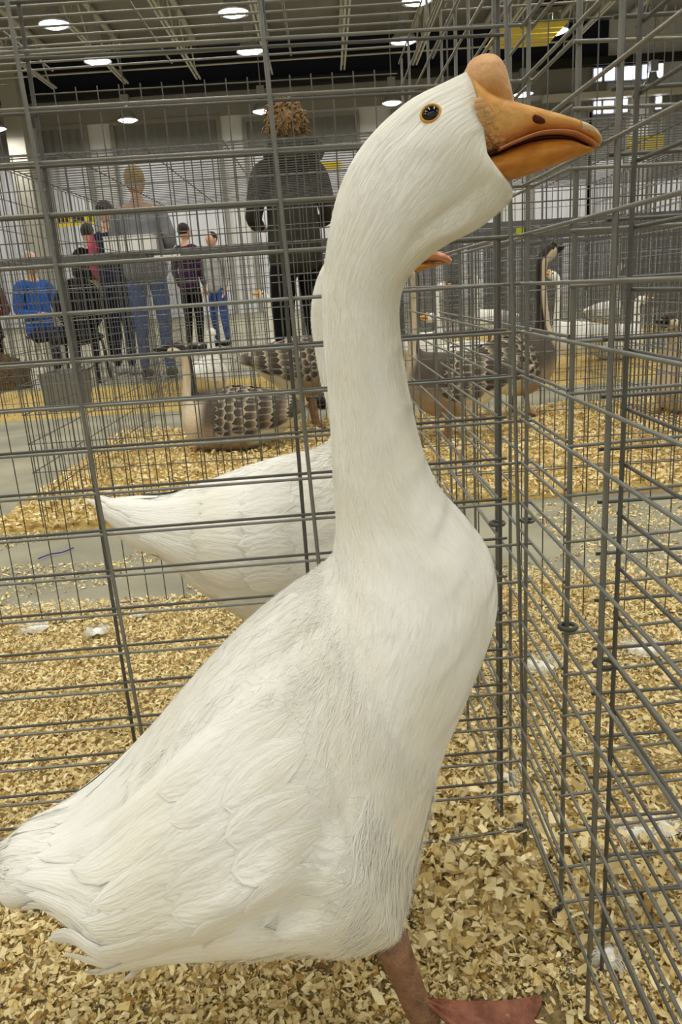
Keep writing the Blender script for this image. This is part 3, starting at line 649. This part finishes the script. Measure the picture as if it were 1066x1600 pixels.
# nostril on the near side of the upper bill
for sgn in (-1, 1):
    q = on_y(836, 184, YB_ + sgn * .0205)
    no = MB().blob((0, 0, 0), (.0080, .0030, .0030), 14, 8).build('nostril', m_nostril, up, True); no.location = Vector(q) - offset(up); no.rotation_euler = (0, .42, 0)
# caruncle wrinkles where the bill meets the face
mb = MB()
for k in range(110):
    a = random.random(); px = 733 + 22 * a + 38 * random.random() ** 2; py = 165 + 80 * a + random.uniform(-8, 8); r = random.uniform(.0010, .0024)
    q, qn = near_hit(UPS, (px, py), (0, .7)); mb.blob(q - qn * r * .35, (r * random.uniform(.9, 2.0), r * .8, r * random.uniform(.7, 1.4)), 8, 5)
mb.build('wrinkles', m_knob, up, True, True)
goose_leg(t0, on_y(610, 1468, .586), Vector(on_y(660, 1592, .578)), (1, -.13), m_leg, m_foot, .132, (.0165, .0135), True, .046, .012)
goose_leg(t0, (-.12, .70, .17), (-.14, .70, .03), (1, .05), m_leg, m_foot, .11, (.0165, .0125), True, .05)

# ---- the second white goose
G2 = [(-0.367, 0.4146, -0.368, 0.3943, 0.012, 1.18), (-0.3255, 0.4194, -0.3297, 0.3542, 0.04, 1.18), (-0.2692, 0.423, -0.2778, 0.3162, 0.07, 1.18), (-0.2115, 0.4402, -0.2312, 0.265, 0.09, 1.18), (-0.149, 0.459, -0.1727, 0.2181, 0.11, 1.18), (-0.0873, 0.4735, -0.1111, 0.1919, 0.12, 1.18), (-0.0365, 0.4805, -0.0375, 0.1861, 0.12, 1.18), (-0.0106, 0.4914, 0.0372, 0.2068, 0.11, 1.18), (-0.0043, 0.5116, 0.0873, 0.2676, 0.095, 1.18), (-0.0077, 0.5372, 0.1015, 0.3408, 0.075, 1.18), (-0.013, 0.5623, 0.095, 0.4143, 0.06, 1.18), (-0.0187, 0.5919, 0.0784, 0.487, 0.05, 1.18), (-0.0234, 0.6353, 0.0638, 0.5867, 0.04, 1.18), (-0.0261, 0.6777, 0.0535, 0.6633, 0.036, 1.18), (-0.0193, 0.7186, 0.0512, 0.7096, 0.035, 1.18), (-0.0026, 0.7536, 0.067, 0.7403, 0.036, 1.18), (0.0274, 0.7846, 0.095, 0.7341, 0.038, 1.18), (0.0653, 0.7962, 0.1187, 0.7371, 0.038, 1.18), (0.0977, 0.7943, 0.1283, 0.741, 0.034, 1.18), (0.1205, 0.7841, 0.133, 0.7425, 0.028, 1.18)]
t0 = empty('white_goose', (-.08, 1.18, 0), 'white goose behind the back panel, tail out and neck behind the large goose', 'goose')
g2 = Surf(G2, .12, bumps=[(.24, -1.2, .1, .5, .012), (.24, 1.2, .1, .5, .012)])
g2.body('body', m_plume, t0, 160, 48)
for side in (-1, 1):
    spec = [('flight_feather', .16 + .004 * k, 35 + 9 * k, .14, .05, .001, .007, .03) for k in range(8)] + [('covert_feather', .24, 35 + 9 * k, .09, .05, .001, .005, .04) for k in range(8)] + [('covert_feather', .30, 35 + 9 * k, .07, .046, .0005, .004, .04) for k in range(8)]
    for nm, tt, psi, L, W, l0, l1, dp in spec:
        V, F, uv, a, b = blade(g2, tt + random.uniform(-.008, .008), ang(psi + random.uniform(-3, 3), side), L * random.uniform(.9, 1.1), W, l0, l1, dp * side)
        mesh(nm, V, F, m_plume, t0, True, True, uv)
for k in range(11):
    V, F, uv, a, b = blade(g2, .07 + .012 * (k % 2), math.radians(-100 + 200 * k / 10), .09 + .012 * (k % 3), .032, .002, .010, 0, 0, .6); mesh('tail_feather', V, F, m_plume, t0, True, True, uv)
for k in range(6):
    V, F, uv, a, b = blade(g2, .09, math.radians(120 + 120 * k / 5), .08, .034, .002, .010, 0, .02, .6); mesh('tail_covert', V, F, m_plume, t0, True, True, uv)
fluff(g2, t0, 9000, .0, g2.T * .6, .01, .022, .0008, lift=.15); fluff(g2, t0, 4000, g2.T * .55, g2.T - .02, .005, .01, .0006, lift=.18)
up = loft_px([((632, 374), (646, 412), .026), ((655, 384), (662, 411), .024), ((680, 392), (684, 409), .021), ((698, 398), (700, 411), .015), ((706, 405), (705, 411), .004)], 1.18, 'upper_bill', m_lip, t0, 30, 20)
loft_px([((644, 410), (650, 426), .024), ((665, 411), (668, 420), .02), ((685, 410), (686, 415), .013), ((695, 411), (695, 413), .005)], 1.18, 'lower_bill', m_bill_low, t0, 24, 16)
loft_px([((618, 364), (648, 376), .024), ((622, 352), (644, 360), .02), ((630, 346), (640, 349), .008)], 1.18, 'knob', m_knob, t0, 20, 16)
p, n = near_hit(g2, (622, 385)); ey = MB().blob((0, 0, 0), (.008, .008, .008), 14, 10).build('eye', m_eye, t0, True); ey.location = Vector(p) - Vector(n) * .003 - offset(t0)
for y in (1.13, 1.23): goose_leg(t0, (-.01, y, .22), (.02, y, .03), (1, 0), m_leg, m_foot, .11, (.016, .012), True)

# ---- geese in the pens farther back
STAND = [(-.36, .405, -.36, .385, .02), (-.31, .425, -.30, .355, .06), (-.22, .455, -.20, .27, .105), (-.1, .48, -.08, .2, .135), (.02, .49, .05, .19, .135), (.1, .495, .15, .24, .12), (.13, .51, .2, .33, .10), (.137, .535, .2, .42, .075), (.135, .575, .19, .5, .052), (.13, .63, .18, .6, .038), (.125, .70, .172, .69, .032), (.125, .77, .17, .77, .03), (.128, .81, .18, .80, .034), (.15, .85, .2, .80, .038), (.185, .87, .215, .80, .036), (.215, .865, .235, .805, .028)]
STAND_T = STAND
STAND = [(a, b - .065 * min(1, max(0, (15 - k) / 7)), c, d - .065 * min(1, max(0, (15 - k) / 7)), w) for k, (a, b, c, d, w) in enumerate(STAND)]
SIT = [(-.36, .20, -.36, .18, .02), (-.31, .23, -.30, .13, .07), (-.22, .265, -.20, .06, .12), (-.1, .29, -.08, .012, .15), (.02, .295, .05, .012, .15), (.1, .285, .15, .03, .13), (.13, .28, .205, .10, .105), (.14, .29, .21, .18, .075), (.142, .315, .205, .25, .052), (.142, .35, .195, .33, .038), (.142, .39, .19, .385, .032), (.144, .425, .19, .425, .031), (.15, .46, .2, .445, .035), (.172, .495, .22, .44, .038), (.205, .51, .235, .44, .036), (.235, .50, .252, .445, .028)]
TUCK = [(a, b * .86, c, d * .86, w) for a, b, c, d, w in SIT[:8]] + [(.12, .26, .20, .21, .055), (.12, .29, .185, .27, .042), (.125, .32, .185, .30, .04), (.15, .345, .215, .30, .038), (.185, .35, .225, .30, .034), (.21, .34, .235, .30, .026)]
br = np.array(lin(92, 82, 72)); brd = np.array(lin(56, 46, 40)); buff = np.array(lin(182, 160, 134)); cream = np.array(lin(222, 204, 176)); wht = np.array(lin(235, 232, 222)); pale = np.array(lin(214, 198, 172))
def brown_cols(T, tn):
    def f(t, ph):
        d = np.abs((ph + PI) % (2 * PI) - PI); k = t / T; c = np.zeros((len(t), 4))
        top = np.clip((1.9 - d) / .4, 0, 1)[:, None]
        bodyc = br * top + buff * .92 * (1 - top)
        rear = np.clip((.30 - k) / .06, 0, 1)[:, None] * np.clip((d - 1.2) / .4, 0, 1)[:, None]; bodyc = bodyc * (1 - rear) + wht * rear
        neck = np.where((d < .75)[:, None], brd, cream); nk = np.clip((k - tn) / .05, 0, 1)[:, None]
        c = bodyc * (1 - nk) + neck * nk
        hd = ((k > .93) & (d < 1.1))[:, None]; c = np.where(hd, brd, c); c[:, 3] = 1; return c
    return f
def blade_cols(a, b):
    e = np.clip((np.maximum(np.abs(b), a * .98) - .72) / .2, 0, 1)[:, None]; c = br * .8 * (1 - e) + pale * e; c[:, 3] = 1; return c
def far_goose(label, loc, rz, rows, white, scale=1.0, group=None, billm=None, detail=True, neck=0.):
    t = empty('goose', (loc[0], loc[1], loc[2] if len(loc) > 2 else 0.004), label, 'goose', group, rz); t.scale = (scale,) * 3
    R = [(a, b, c, d, w, 0) for a, b, c, d, w in rows]; s = Surf(R, .1)
    if white: s.body('body', m_plume, t, 70 if detail else 40, 28 if detail else 16, False)
    else: s.body('body', m_plume_br, t, 90, 36, False, brown_cols(s.T, .50))
    if detail:
        for side in (-1, 1):
            Vs, Fs, U, Cc = [], [], [], []; n = 0
            for row, (tt, L) in enumerate(((.13, .15), (.18, .12), (.23, .10), (.28, .085), (.32, .07), (.36, .06), (.39, .05))):
                for k in range(7):
                    V, F, uv, a, b = blade(s, tt + random.uniform(-.006, .006), side * math.radians(12 + 14.5 * k + 7 * (row % 2)), L, .052, .004, .011, .02 * side, 0, .5, 6, 5)
                    Vs.append(V); Fs += [[q + n for q in f] for f in F]; n += len(V); U.append(uv); Cc.append(blade_cols(a, b))
            mesh('wing', np.vstack(Vs), Fs, m_plume if white else m_plume_br, t, True, False, np.vstack(U), None if white else np.vstack(Cc))
    bm = billm or (m_bill if white else m_billdark)
    d = R[-1]; cx, cz = (d[0] + d[2]) / 2, (d[1] + d[3]) / 2; dx, dz = d[2] - d[0], d[3] - d[1]; fx, fz = -dz, dx; q = math.hypot(fx, fz); fx, fz = fx / q, fz / q
    ux, uz = -dx / q, -dz / q; h = q / 2
    mk = lambda rows_, nm, m: Surf([(cx + f * fx + a * ux, cz + f * fz + a * uz, cx + f * fx + b * ux, cz + f * fz + b * uz, w, 0) for f, a, b, w in rows_], 0).body(nm, m, t, 20, 14, False)
    mk([(-.008, h * .9, -.2 * h, .024), (.03, h * .45, -.25 * h, .019), (.06, .0, -.4 * h, .015), (.078, -.2 * h, -.42 * h, .005)], 'upper_bill', bm)
    mk([(-.006, -.2 * h, -.9 * h, .021), (.03, -.3 * h, -.75 * h, .016), (.06, -.42 * h, -.6 * h, .01), (.068, -.45 * h, -.5 * h, .004)], 'lower_bill', bm)
    mk([(.0, h * 1.15, h * .2, .018), (.012, h * 1.4, h * .2, .017), (.024, h * 1.0, h * .3, .012), (.03, h * .7, h * .4, .004)], 'knob', bm)
    for sy in (-1, 1):
        MB().blob((cx - .028, sy * .034, cz + h * .25), (.006, .004, .006), 8, 6).build('eye', m_eye, t, True)
    if rows is STAND or rows is STAND_T:
        for sy in (-.06, .06): goose_leg(t, (.0, sy, .18), (.02, sy, .03), (1, 0), m_leg, m_foot, .1, (.016, .012), False)
    elif detail:
        for sy in (-.07, .07): goose_leg(t, (.13, sy, .05), (.15, sy, .02), (1, 0), m_leg, m_foot, .08, (.012, .012), False, .03)
    return t
far_goose('brown knob-billed goose seated on shavings with dark bill, facing the pen\'s left side', (-.50, 3.62), PI - .12, SIT, False, 1.03)
far_goose('brown goose standing behind the seated one, tail turned towards it', (-.12, 4.04), .22, STAND_T, False, 1.0)
far_goose('buff-breasted brown goose standing behind the large goose\'s neck', (.53, 3.50), PI - .2, STAND, False, .97)
far_goose('brown goose with dark-striped upright neck, standing with white tail tip turned away', (.96, 4.0), .45, STAND, False, 1.0)
far_goose('brown goose seated on shavings in the right-hand pen of its row', (1.80, 3.85), PI + .55, SIT, False, .98)
wg = [(-.95, 5.95, 1.4, SIT, .95), (-.32, 6.1, PI, STAND, .85), (.72, 6.05, .3, STAND, .82), (.95, 5.65, PI, SIT, 1.), (1.85, 5.9, PI - .3, STAND, .86), (2.35, 6.4, .2, SIT, 1.), (3.2, 6.0, .6, STAND, .9), (3.6, 5.6, 2.8, SIT, 1.), (.5, 9.2, 0, STAND, .9), (1.85, 9.0, 3, STAND, .9), (3.2, 9.1, 0.4, STAND, .9), (4.5, 9.3, 2.5, STAND, .9)]
for x, y, rz, rw, sc in wg:
    far_goose('small white goose %s in the %s' % ('standing' if rw is STAND else 'resting on shavings', 'pens just beyond the brown geese' if y < 7 else 'farthest shaving-bedded row'), (x, y), rz, rw, True, sc, 'white geese %s, %s row' % ('standing' if rw is STAND else 'resting', 'middle' if y < 7 else 'farthest'), None, y < 7)

# ------------------------------------------------------------------ people
m_skin = mat('skin', lin(206, 160, 132), .6, sss=.1)
def cloth(name, c, c2=None): return mat(name, c, .9, spec=.1, col2=c2 or tuple(v * .75 for v in c[:3]) + (1,), nscale=9, bump=(14, .5, .03))
def skin_obj(name, V, E, R, m, parent, root=0, sub=2):
    me = bpy.data.meshes.new(name); me.from_pydata([tuple(v) for v in V], E, []); me.materials.append(m); o = link(name, me, parent)
    md = o.modifiers.new('Skin', 'SKIN'); md.use_smooth_shade = True; md.branch_smoothing = .6
    sv = me.skin_vertices[0].data
    for i, r in enumerate(R): sv[i].radius = (r, r) if not hasattr(r, '__len__') else r; sv[i].use_root = (i == root)
    s2 = o.modifiers.new('Subdivision', 'SUBSURF'); s2.levels = sub; s2.render_levels = sub
    return o
def person(label, loc, rz, H, top, legs, hairm, arms='down', hair='short', shoe=None, seated=False, bulk=1.0, group=None):
    """faces local -y; all joints in metres for a 1.75 m figure, scaled to H"""
    t = empty('person', (loc[0], loc[1], 0.0), label, 'person', group, rz); t.scale = (H / 1.75,) * 3
    dz = -.46 if seated else 0
    J = {'pel': (0, 0, .96 + dz), 'wst': (0, .0, 1.10 + dz), 'che': (0, -.005, 1.30 + dz), 'nkb': (0, .01, 1.45 + dz), 'nk': (0, .0, 1.52 + dz), 'hd': (0, -.012, 1.62 + dz)}
    for s, k in ((1, 'l'), (-1, 'r')):
        J['sh' + k] = (s * .175, 0, 1.40 + dz)
        if arms == 'down': J['el' + k] = (s * .235, .03, 1.13 + dz); J['wr' + k] = (s * .225, -.06, .90 + dz)
        else: J['el' + k] = (s * .24, -.02, 1.14 + dz); J['wr' + k] = (s * .13, -.26, 1.12 + dz)
        J['hp' + k] = (s * .095, 0, .88 + dz)
        if seated: J['kn' + k] = (s * .12, -.42, .47); J['an' + k] = (s * .12, -.40, .08)
        else: J['kn' + k] = (s * .105, -.02, .49); J['an' + k] = (s * .11, .02, .085)
    Rr = {'pel': (.15, .11), 'wst': (.14, .105), 'che': (.165, .115), 'nkb': .075, 'nk': .052, 'hd': .05, 'shl': .062, 'shr': .062, 'ell': .043, 'elr': .043, 'wrl': .03, 'wrr': .03, 'hpl': .088, 'hpr': .088, 'knl': .058, 'knr': .058, 'anl': .04, 'anr': .04}
    def chain(keys, edges, g, extra=None):
        V = [J[k] for k in keys]; E = [(keys.index(a), keys.index(b)) for a, b in edges]; R = [tuple(x * g for x in Rr[k]) if hasattr(Rr[k], '__len__') else Rr[k] * g for k in keys]
        return V, E, R
    keys = list(J); ed = [('pel', 'wst'), ('wst', 'che'), ('che', 'nkb'), ('nkb', 'nk'), ('nk', 'hd')]
    for k in 'lr': ed += [('nkb', 'sh' + k), ('sh' + k, 'el' + k), ('el' + k, 'wr' + k), ('pel', 'hp' + k), ('hp' + k, 'kn' + k), ('kn' + k, 'an' + k)]
    V, E, R = chain(keys, ed, .86)
    for s, k in ((1, 'l'), (-1, 'r')):           # hands: palm, four fingers and a thumb
        w = Vector(J['wr' + k]); e = Vector(J['el' + k]); d = (w - e).normalized(); sd = Vector((1, 0, 0)); sd = (sd - d * sd.dot(d)).normalized()
        wi = keys.index('wr' + k); pi_ = len(V); V.append(w + d * .07); R.append((.032, .016)); E.append((wi, pi_))
        for q, L in ((-1.4, .062), (-.45, .074), (.5, .07), (1.4, .055)):
            a = len(V); V.append(w + d * .095 + sd * .011 * q); R.append(.0085); E.append((pi_, a)); V.append(w + d * (.095 + L * .55) + sd * .012 * q + Vector((0, -.008, 0))); R.append(.008); E.append((a, a + 1)); V.append(w + d * (.09 + L) + sd * .012 * q + Vector((0, -.022, 0))); R.append(.007); E.append((a + 1, a + 2))
        a = len(V); V.append(w + d * .045 - sd * s * .04); R.append(.010); E.append((pi_, a)); V.append(w + d * .075 - sd * s * .052); R.append(.008); E.append((a, a + 1))
    body = skin_obj('body', V, E, R, m_skin, t)
    J['hem'] = (0, 0, .80 + dz * .9); Rr['hem'] = (.155, .115); J['wtr'] = (0, 0, 1.04 + dz); Rr['wtr'] = (.13, .10)
    k1 = ['hem', 'pel', 'wst', 'che', 'nkb', 'shl', 'shr', 'ell', 'elr', 'wrl', 'wrr']; e1 = [('hem', 'pel'), ('pel', 'wst'), ('wst', 'che'), ('che', 'nkb'), ('nkb', 'shl'), ('nkb', 'shr'), ('shl', 'ell'), ('shr', 'elr'), ('ell', 'wrl'), ('elr', 'wrr')]
    V, E, R = chain(k1, e1, 1.16 * bulk); skin_obj('jacket', V, E, R, top, t)
    k2 = ['pel', 'wtr', 'hpl', 'hpr', 'knl', 'knr', 'anl', 'anr']; e2 = [('pel', 'wtr'), ('pel', 'hpl'), ('pel', 'hpr'), ('hpl', 'knl'), ('hpr', 'knr'), ('knl', 'anl'), ('knr', 'anr')]
    V, E, R = chain(k2, e2, 1.12); skin_obj('trousers', V, E, R, legs, t)
    for k in 'lr':
        a = J['an' + k]; MB().blob((a[0], a[1] - .06, .045), (.05, .135, .045), 12, 8).build('shoe', shoe or m_black, t, True)
    c = Vector((0, -.02, 1.64 + dz)); mb = MB().blob(c, (.076, .098, .115), 20, 14).blob(c + Vector((0, -.1, -.01)), (.012, .018, .022), 8, 6)
    for s in (-1, 1): mb.blob(c + Vector((s * .078, .01, -.005)), (.012, .02, .03), 8, 6)
    mb.blob(c + Vector((0, -.088, -.055)), (.026, .012, .007), 8, 6)
    hd = mb.build('head', m_skin, t, True)
    for s in (-1, 1): MB().blob(c + Vector((s * .03, -.09, .012)), (.011, .008, .008), 8, 6).build('eye', m_eye, hd, True)
    if hair == 'short': MB().blob(c + Vector((0, .022, .03)), (.084, .092, .098), 18, 12).build('hair', hairm, t, True)
    if hair == 'fluffy':
        MB().blob(c + Vector((0, .03, .015)), (.115, .115, .135), 18, 12).build('hair', hairm, t, True)
        mb = MB()
        for k in range(420):
            v = Vector((random.gauss(0, 1), random.gauss(0, 1) * .9 + .3, random.gauss(0, 1))).normalized(); p = c + Vector((v.x * .115, .03 + v.y * .115, .015 + v.z * .135)); u = Vector((random.gauss(0, 1), random.gauss(0, 1), random.gauss(0, 1))) * .007
            mb.tube([p - v * .01, p + v * .007 + u, p + v * .010 + u * 2 + Vector((0, 0, -.012))], [.006, .005, .002], 4)
        tag(mb.build('curls', hairm, t, True), kind='stuff')
    return t
m_olive = cloth('olive_jacket', lin(58, 58, 48)); m_blackc = cloth('black_cloth', lin(22, 22, 24)); m_jean = cloth('blue_jeans', lin(70, 100, 170), lin(44, 66, 120)); m_grey = cloth('grey_sweatshirt', lin(132, 134, 140))
m_pink = cloth('pink_sleeve', lin(222, 70, 110)); m_navyc = cloth('navy_cloth', lin(34, 38, 66)); m_bluec = cloth('blue_jacket', lin(40, 96, 190)); m_purple = cloth('purple_top', lin(62, 36, 66)); m_maroon = cloth('maroon_jacket', lin(92, 36, 32))
m_hair_br = mat('brown_hair', lin(150, 120, 80), .7, col2=lin(98, 74, 46), nscale=40); m_hair_tan = mat('tan_hair', lin(168, 142, 92), .8, col2=lin(140, 116, 72), nscale=50); m_hair_dk = mat('dark_hair', lin(42, 32, 26), .7); m_hair_gy = mat('grey_hair', lin(164, 156, 140), .8)
m_whitep = cloth('white_shoe', lin(190, 190, 186))
p = person('person in a dark olive hooded jacket with fluffy brown hair, back turned', (-.17, 4.82), PI + .35, 1.73, m_olive, m_blackc, m_hair_br, 'fwd', 'fluffy', bulk=1.05)
MB().tube([(-.12, .0, 1.48), (-.13, .08, 1.50), (-.07, .16, 1.49), (.03, .18, 1.47), (.11, .12, 1.50), (.12, .02, 1.48)], [.045, .065, .085, .085, .065, .04], 12).build('hood', m_olive, p, True)
person('tan-haired man in grey sweatshirt and blue jeans, back turned', (-1.66, 7.5), PI, 1.88, m_grey, m_jean, m_hair_tan, 'fwd', 'short', bulk=1.2)
p = person('person in a navy top with pink sleeve beside the man in jeans', (-2.12, 8.1), PI - .6, 1.68, m_navyc, m_navyc, m_hair_dk, 'down', 'short', m_whitep)
MB().tube([(.175, 0, 1.42), (.2, .02, 1.3), (.235, .03, 1.13), (.232, -.02, 1.0)], [.078, .076, .062, .05], 12).build('sleeve', m_pink, p, True)
person('person in purple top standing beyond the white-goose pens', (-1.9, 11.2), 2.6, 1.7, m_purple, m_blackc, m_hair_dk)
person('dark-haired person in white coat beyond the white-goose pens', (-1.62, 11.9), -.6, 1.62, m_whitep, m_jean, m_hair_dk)
person('grey-haired person in a bright blue jacket seated on a stool', (-3.12, 8.6), .9, 1.75, m_bluec, m_navyc, m_hair_gy, 'fwd', 'short', None, True)
person('person in a maroon jacket seated on a stool at the far left', (-3.95, 9.2), .3, 1.8, m_maroon, m_blackc, m_hair_br, 'fwd', 'short', None, True)
person('dark-clothed person standing by the cardboard box', (-2.85, 9.95), PI, 1.66, m_blackc, m_blackc, m_hair_dk, 'fwd')
def stool(x, y, label):
    t = empty('stool', (x, y, 0), label, 'stool'); MB().lathe([(.001, .44), (.17, .44), (.18, .425), (.17, .41), (.001, .41)], sides=20).build('seat', m_black, t, True)
    for sx, sy in ((1, 1), (1, -1), (-1, 1), (-1, -1)): MB().bar((sx * .1, sy * .1, .415), (sx * .16, sy * .16, 0), .014, 6).build('leg', m_steel, t)
stool(-3.12, 8.62, 'round black stool under the person in the blue jacket'); stool(-3.95, 9.2, 'round black stool under the person in the maroon jacket')

# ------------------------------------------------------------------ things around the people
for k, (x, w, lb) in enumerate(((-1.445, .15, 'plain white box on the pen roofs, nearer the pink sleeve'), (-1.275, .16, 'wider white box on the pen roofs, in front of the grey sweatshirt'))):
    t = empty('white_box', (x, 5.75, 1.048), lb, 'box')
    MB().box((0, 0, .055), (w, .2, .11)).build('box_body', m_white, t); MB().box((0, 0, .113), (w + .008, .21, .006)).build('lid', m_white, t); MB().box((0, 0, .117), (w * .12, .21, .003)).build('tape', m_cardb, t)
# folding table with cardboard box, left
t = empty('folding_table', (-2.75, 9.3, 0), 'pale folding table left of the people, carrying a cardboard box', 'table')
MB().box((0, 0, .73), (1.1, .6, .03)).build('tabletop', m_white, t)
for sx in (-.48, .48):
    for sy in (-.24, .24): MB().bar((sx, sy, .715), (sx, sy, 0), .015, 6).build('leg', m_steel, t)
t = empty('cardboard_box', (-2.6, 9.25, .746), 'brown cardboard box on the folding table', 'box')
MB().box((0, 0, .12), (.26, .25, .24)).build('box_body', m_cardb, t)
for s in (-1, 1): MB().box((s * .16, 0, .245), (.10, .25, .006)).build('flap', m_cardb, t)
# black chair with rounded seat
t = empty('black_chair', (-2.42, 7.6, 0), 'black padded chair with rounded back beside the person with the pink sleeve', 'chair')
mb = MB().blob((0, 0, .42), (.25, .24, .07), 18, 10); mb.build('seat', m_blackc, t, True)
MB().blob((0, .22, .72), (.25, .06, .26), 18, 12).build('backrest', m_blackc, t, True)
for sx in (-.18, .18):
    for sy in (-.16, .18): MB().bar((sx, sy, .38), (sx * 1.15, sy * 1.15, 0), .015, 6).build('leg', m_black, t)
# straw heap
n = 46; m_straw = mat('brown_straw', lin(112, 84, 42), .95, col2=lin(62, 46, 26), nscale=30, bump=(40, 1, .05))
mb = MB()
for k in range(900):
    a = random.uniform(0, 2 * PI); r = random.random() ** .6; z = .36 * (1 - r ** 2) * random.uniform(.5, 1) ; p_ = Vector((r * .5 * math.cos(a), r * .35 * math.sin(a), z + .012)); d_ = Vector((random.gauss(0, 1), random.gauss(0, 1), random.gauss(0, .25))).normalized() * .07
    q0, q1 = p_ - d_, p_ + d_; q0.z = max(q0.z, .006); q1.z = max(q1.z, .006); mb.bar(q0, q1, .004, 3)
V = []; F = []
t = empty('straw_heap', (-3.32, 7.55, 0), 'low heap of brown straw on the concrete by the seated people', 'straw')
tag(mb.build('straw', m_straw, t), kind='stuff')
MB().lathe([(.5, .0), (.42, .12), (.3, .26), (.12, .34), (.001, .35)], sides=24).build('core', m_straw, t, True)
# white paper bag
t = empty('paper_bag', (-2.68, 7.2, 0), 'upright white paper bag on the concrete near the black chair', 'bag')
V = []
for z, s in ((0, 1), (.16, 1.02), (.27, .8)):
    for sx, sy in ((-1, -1), (1, -1), (1, 1), (-1, 1)): V.append((sx * .07 * s, sy * .05 * (s if z < .2 else .35), z))
F = [[3, 2, 1, 0]] + [[a + k, a + (k + 1) % 4, a + 4 + (k + 1) % 4, a + 4 + k] for a in (0, 4) for k in range(4)]
mesh('bag_body', V, F, m_white, t, False); MB().tube([(-.03, 0, .26), (-.025, 0, .33), (.025, 0, .33), (.03, 0, .26)], .004, 6).build('handle', m_white, t, True)

# ------------------------------------------------------------------ small things on the pens and floor
t = empty('tag_card', (.604, 2.49, .828), 'yellow-green tag card with a dark end on the brown geese\'s pen', 'tag')
MB().box((0, 0, .018), (.024, .003, .036)).build('card', mat('lime_card', lin(170, 176, 40), .6), t); MB().box((.02, 0, .018), (.016, .003, .034)).build('dark_end', m_navy, t)
t = empty('label_card', (-1.02, 5.285, .98), 'long white card with blue lettering on the front of the far pens', 'label')
MB().box((0, 0, .0), (.17, .004, .04)).build('card', m_white, t)
for k in range(5): MB().box((-.06 + .03 * k, -.004, 0), (.018, .003, .018)).build('letter', m_navyc, t)
def down_feather(px, py, L, W, label, rz, curl=.3, m=None):
    q = on_z(px, py, .016); t = empty('down_feather', (q[0], q[1], .014), label, 'feather', None, rz)
    nl, nw = 9, 7; s = np.linspace(0, 1, nl); w = np.linspace(-1, 1, nw); Sg, Wg = np.meshgrid(s, w, indexing='ij'); pr = np.sin(np.clip(Sg * .92 + .06, 0, 1) * PI) ** .6
    V = np.stack([(Sg - .5) * L, Wg * pr * W / 2, .004 + curl * L * (Sg - .5) ** 2 + .25 * W * (1 - Wg ** 2) * pr], -1).reshape(-1, 3); idx = np.arange(nl * nw).reshape(nl, nw)
    mesh('vane', V, np.stack([idx[:-1, :-1], idx[:-1, 1:], idx[1:, 1:], idx[1:, :-1]], -1).reshape(-1, 4), m_fluff, t)
    mb = MB()
    for k in range(90):
        a = random.uniform(-.5, .5); sd = random.choice((-1, 1)); b = (1 - (2 * a) ** 2) ** .5 * W / 2 * random.uniform(.5, 1)
        mb.tube([(a * L, sd * b, .006 + .2 * W), (a * L - random.uniform(0, .3) * L, sd * (b + W * .18), .004 + random.random() * .5 * W), (a * L - random.uniform(.1, .4) * L, sd * (b + W * .35), .003 + random.random() * .5 * W)], [.0005, .0004, .0002], 3)
    tag(mb.build('barbs', m_fluff, t), kind='stuff')
for a in ((58, 985, .055, .035, 'rounded white feather lying on shavings at the foot of the left thin-barred panel', .2), (152, 990, .04, .035, 'fluffy white down lying between the back panel and the thin-barred panel', 1.9), (222, 962, .035, .018, 'small pale down tuft on shavings below the second goose\'s tail', .3),
          (952, 1500, .032, .024, 'white feather against the foot of the long side panel', 1.2), (832, 1345, .026, .02, 'small white down in the corner where the pens meet', 1.4), (1000, 1305, .05, .032, 'broad white feather lying in the right-hand pen', .3), (1035, 1295, .045, .03, 'second white feather lying beside the broad one in the right-hand pen', 2.),
          (790, 1222, .03, .03, 'white down caught beside the shade-toned corner post', 1.3), (842, 1045, .06, .05, 'wide tuft of pale down in the empty pen', 2.4), (1010, 1020, .07, .045, 'pale down feather on concrete in the empty pen behind the right-hand pen', .1), (842, 732, .04, .03, 'loose down near the front of the brown geese\'s pen', .4), (700, 1318, .03, .016, 'wispy down on shavings by the large goose\'s breast', 2.2), (678, 730, .05, .03, 'white wood-pale feather on the litter beside the buff-breasted goose', .2)):
    down_feather(*a)
q0, q1 = on_z(60, 874, .006), on_z(115, 857, .006)
pts = [q0 + (q1 - q0) * k / 8 + np.array([0, .012 * math.sin(k * .8), .002]) for k in range(9)]
tag(MB().tube(pts, .0022, 6).build('purple_tie', mat('purple_plastic', lin(70, 50, 150), .4), None, True), 'thin purple plastic tie lying on bare concrete past the back panel', 'cable tie')
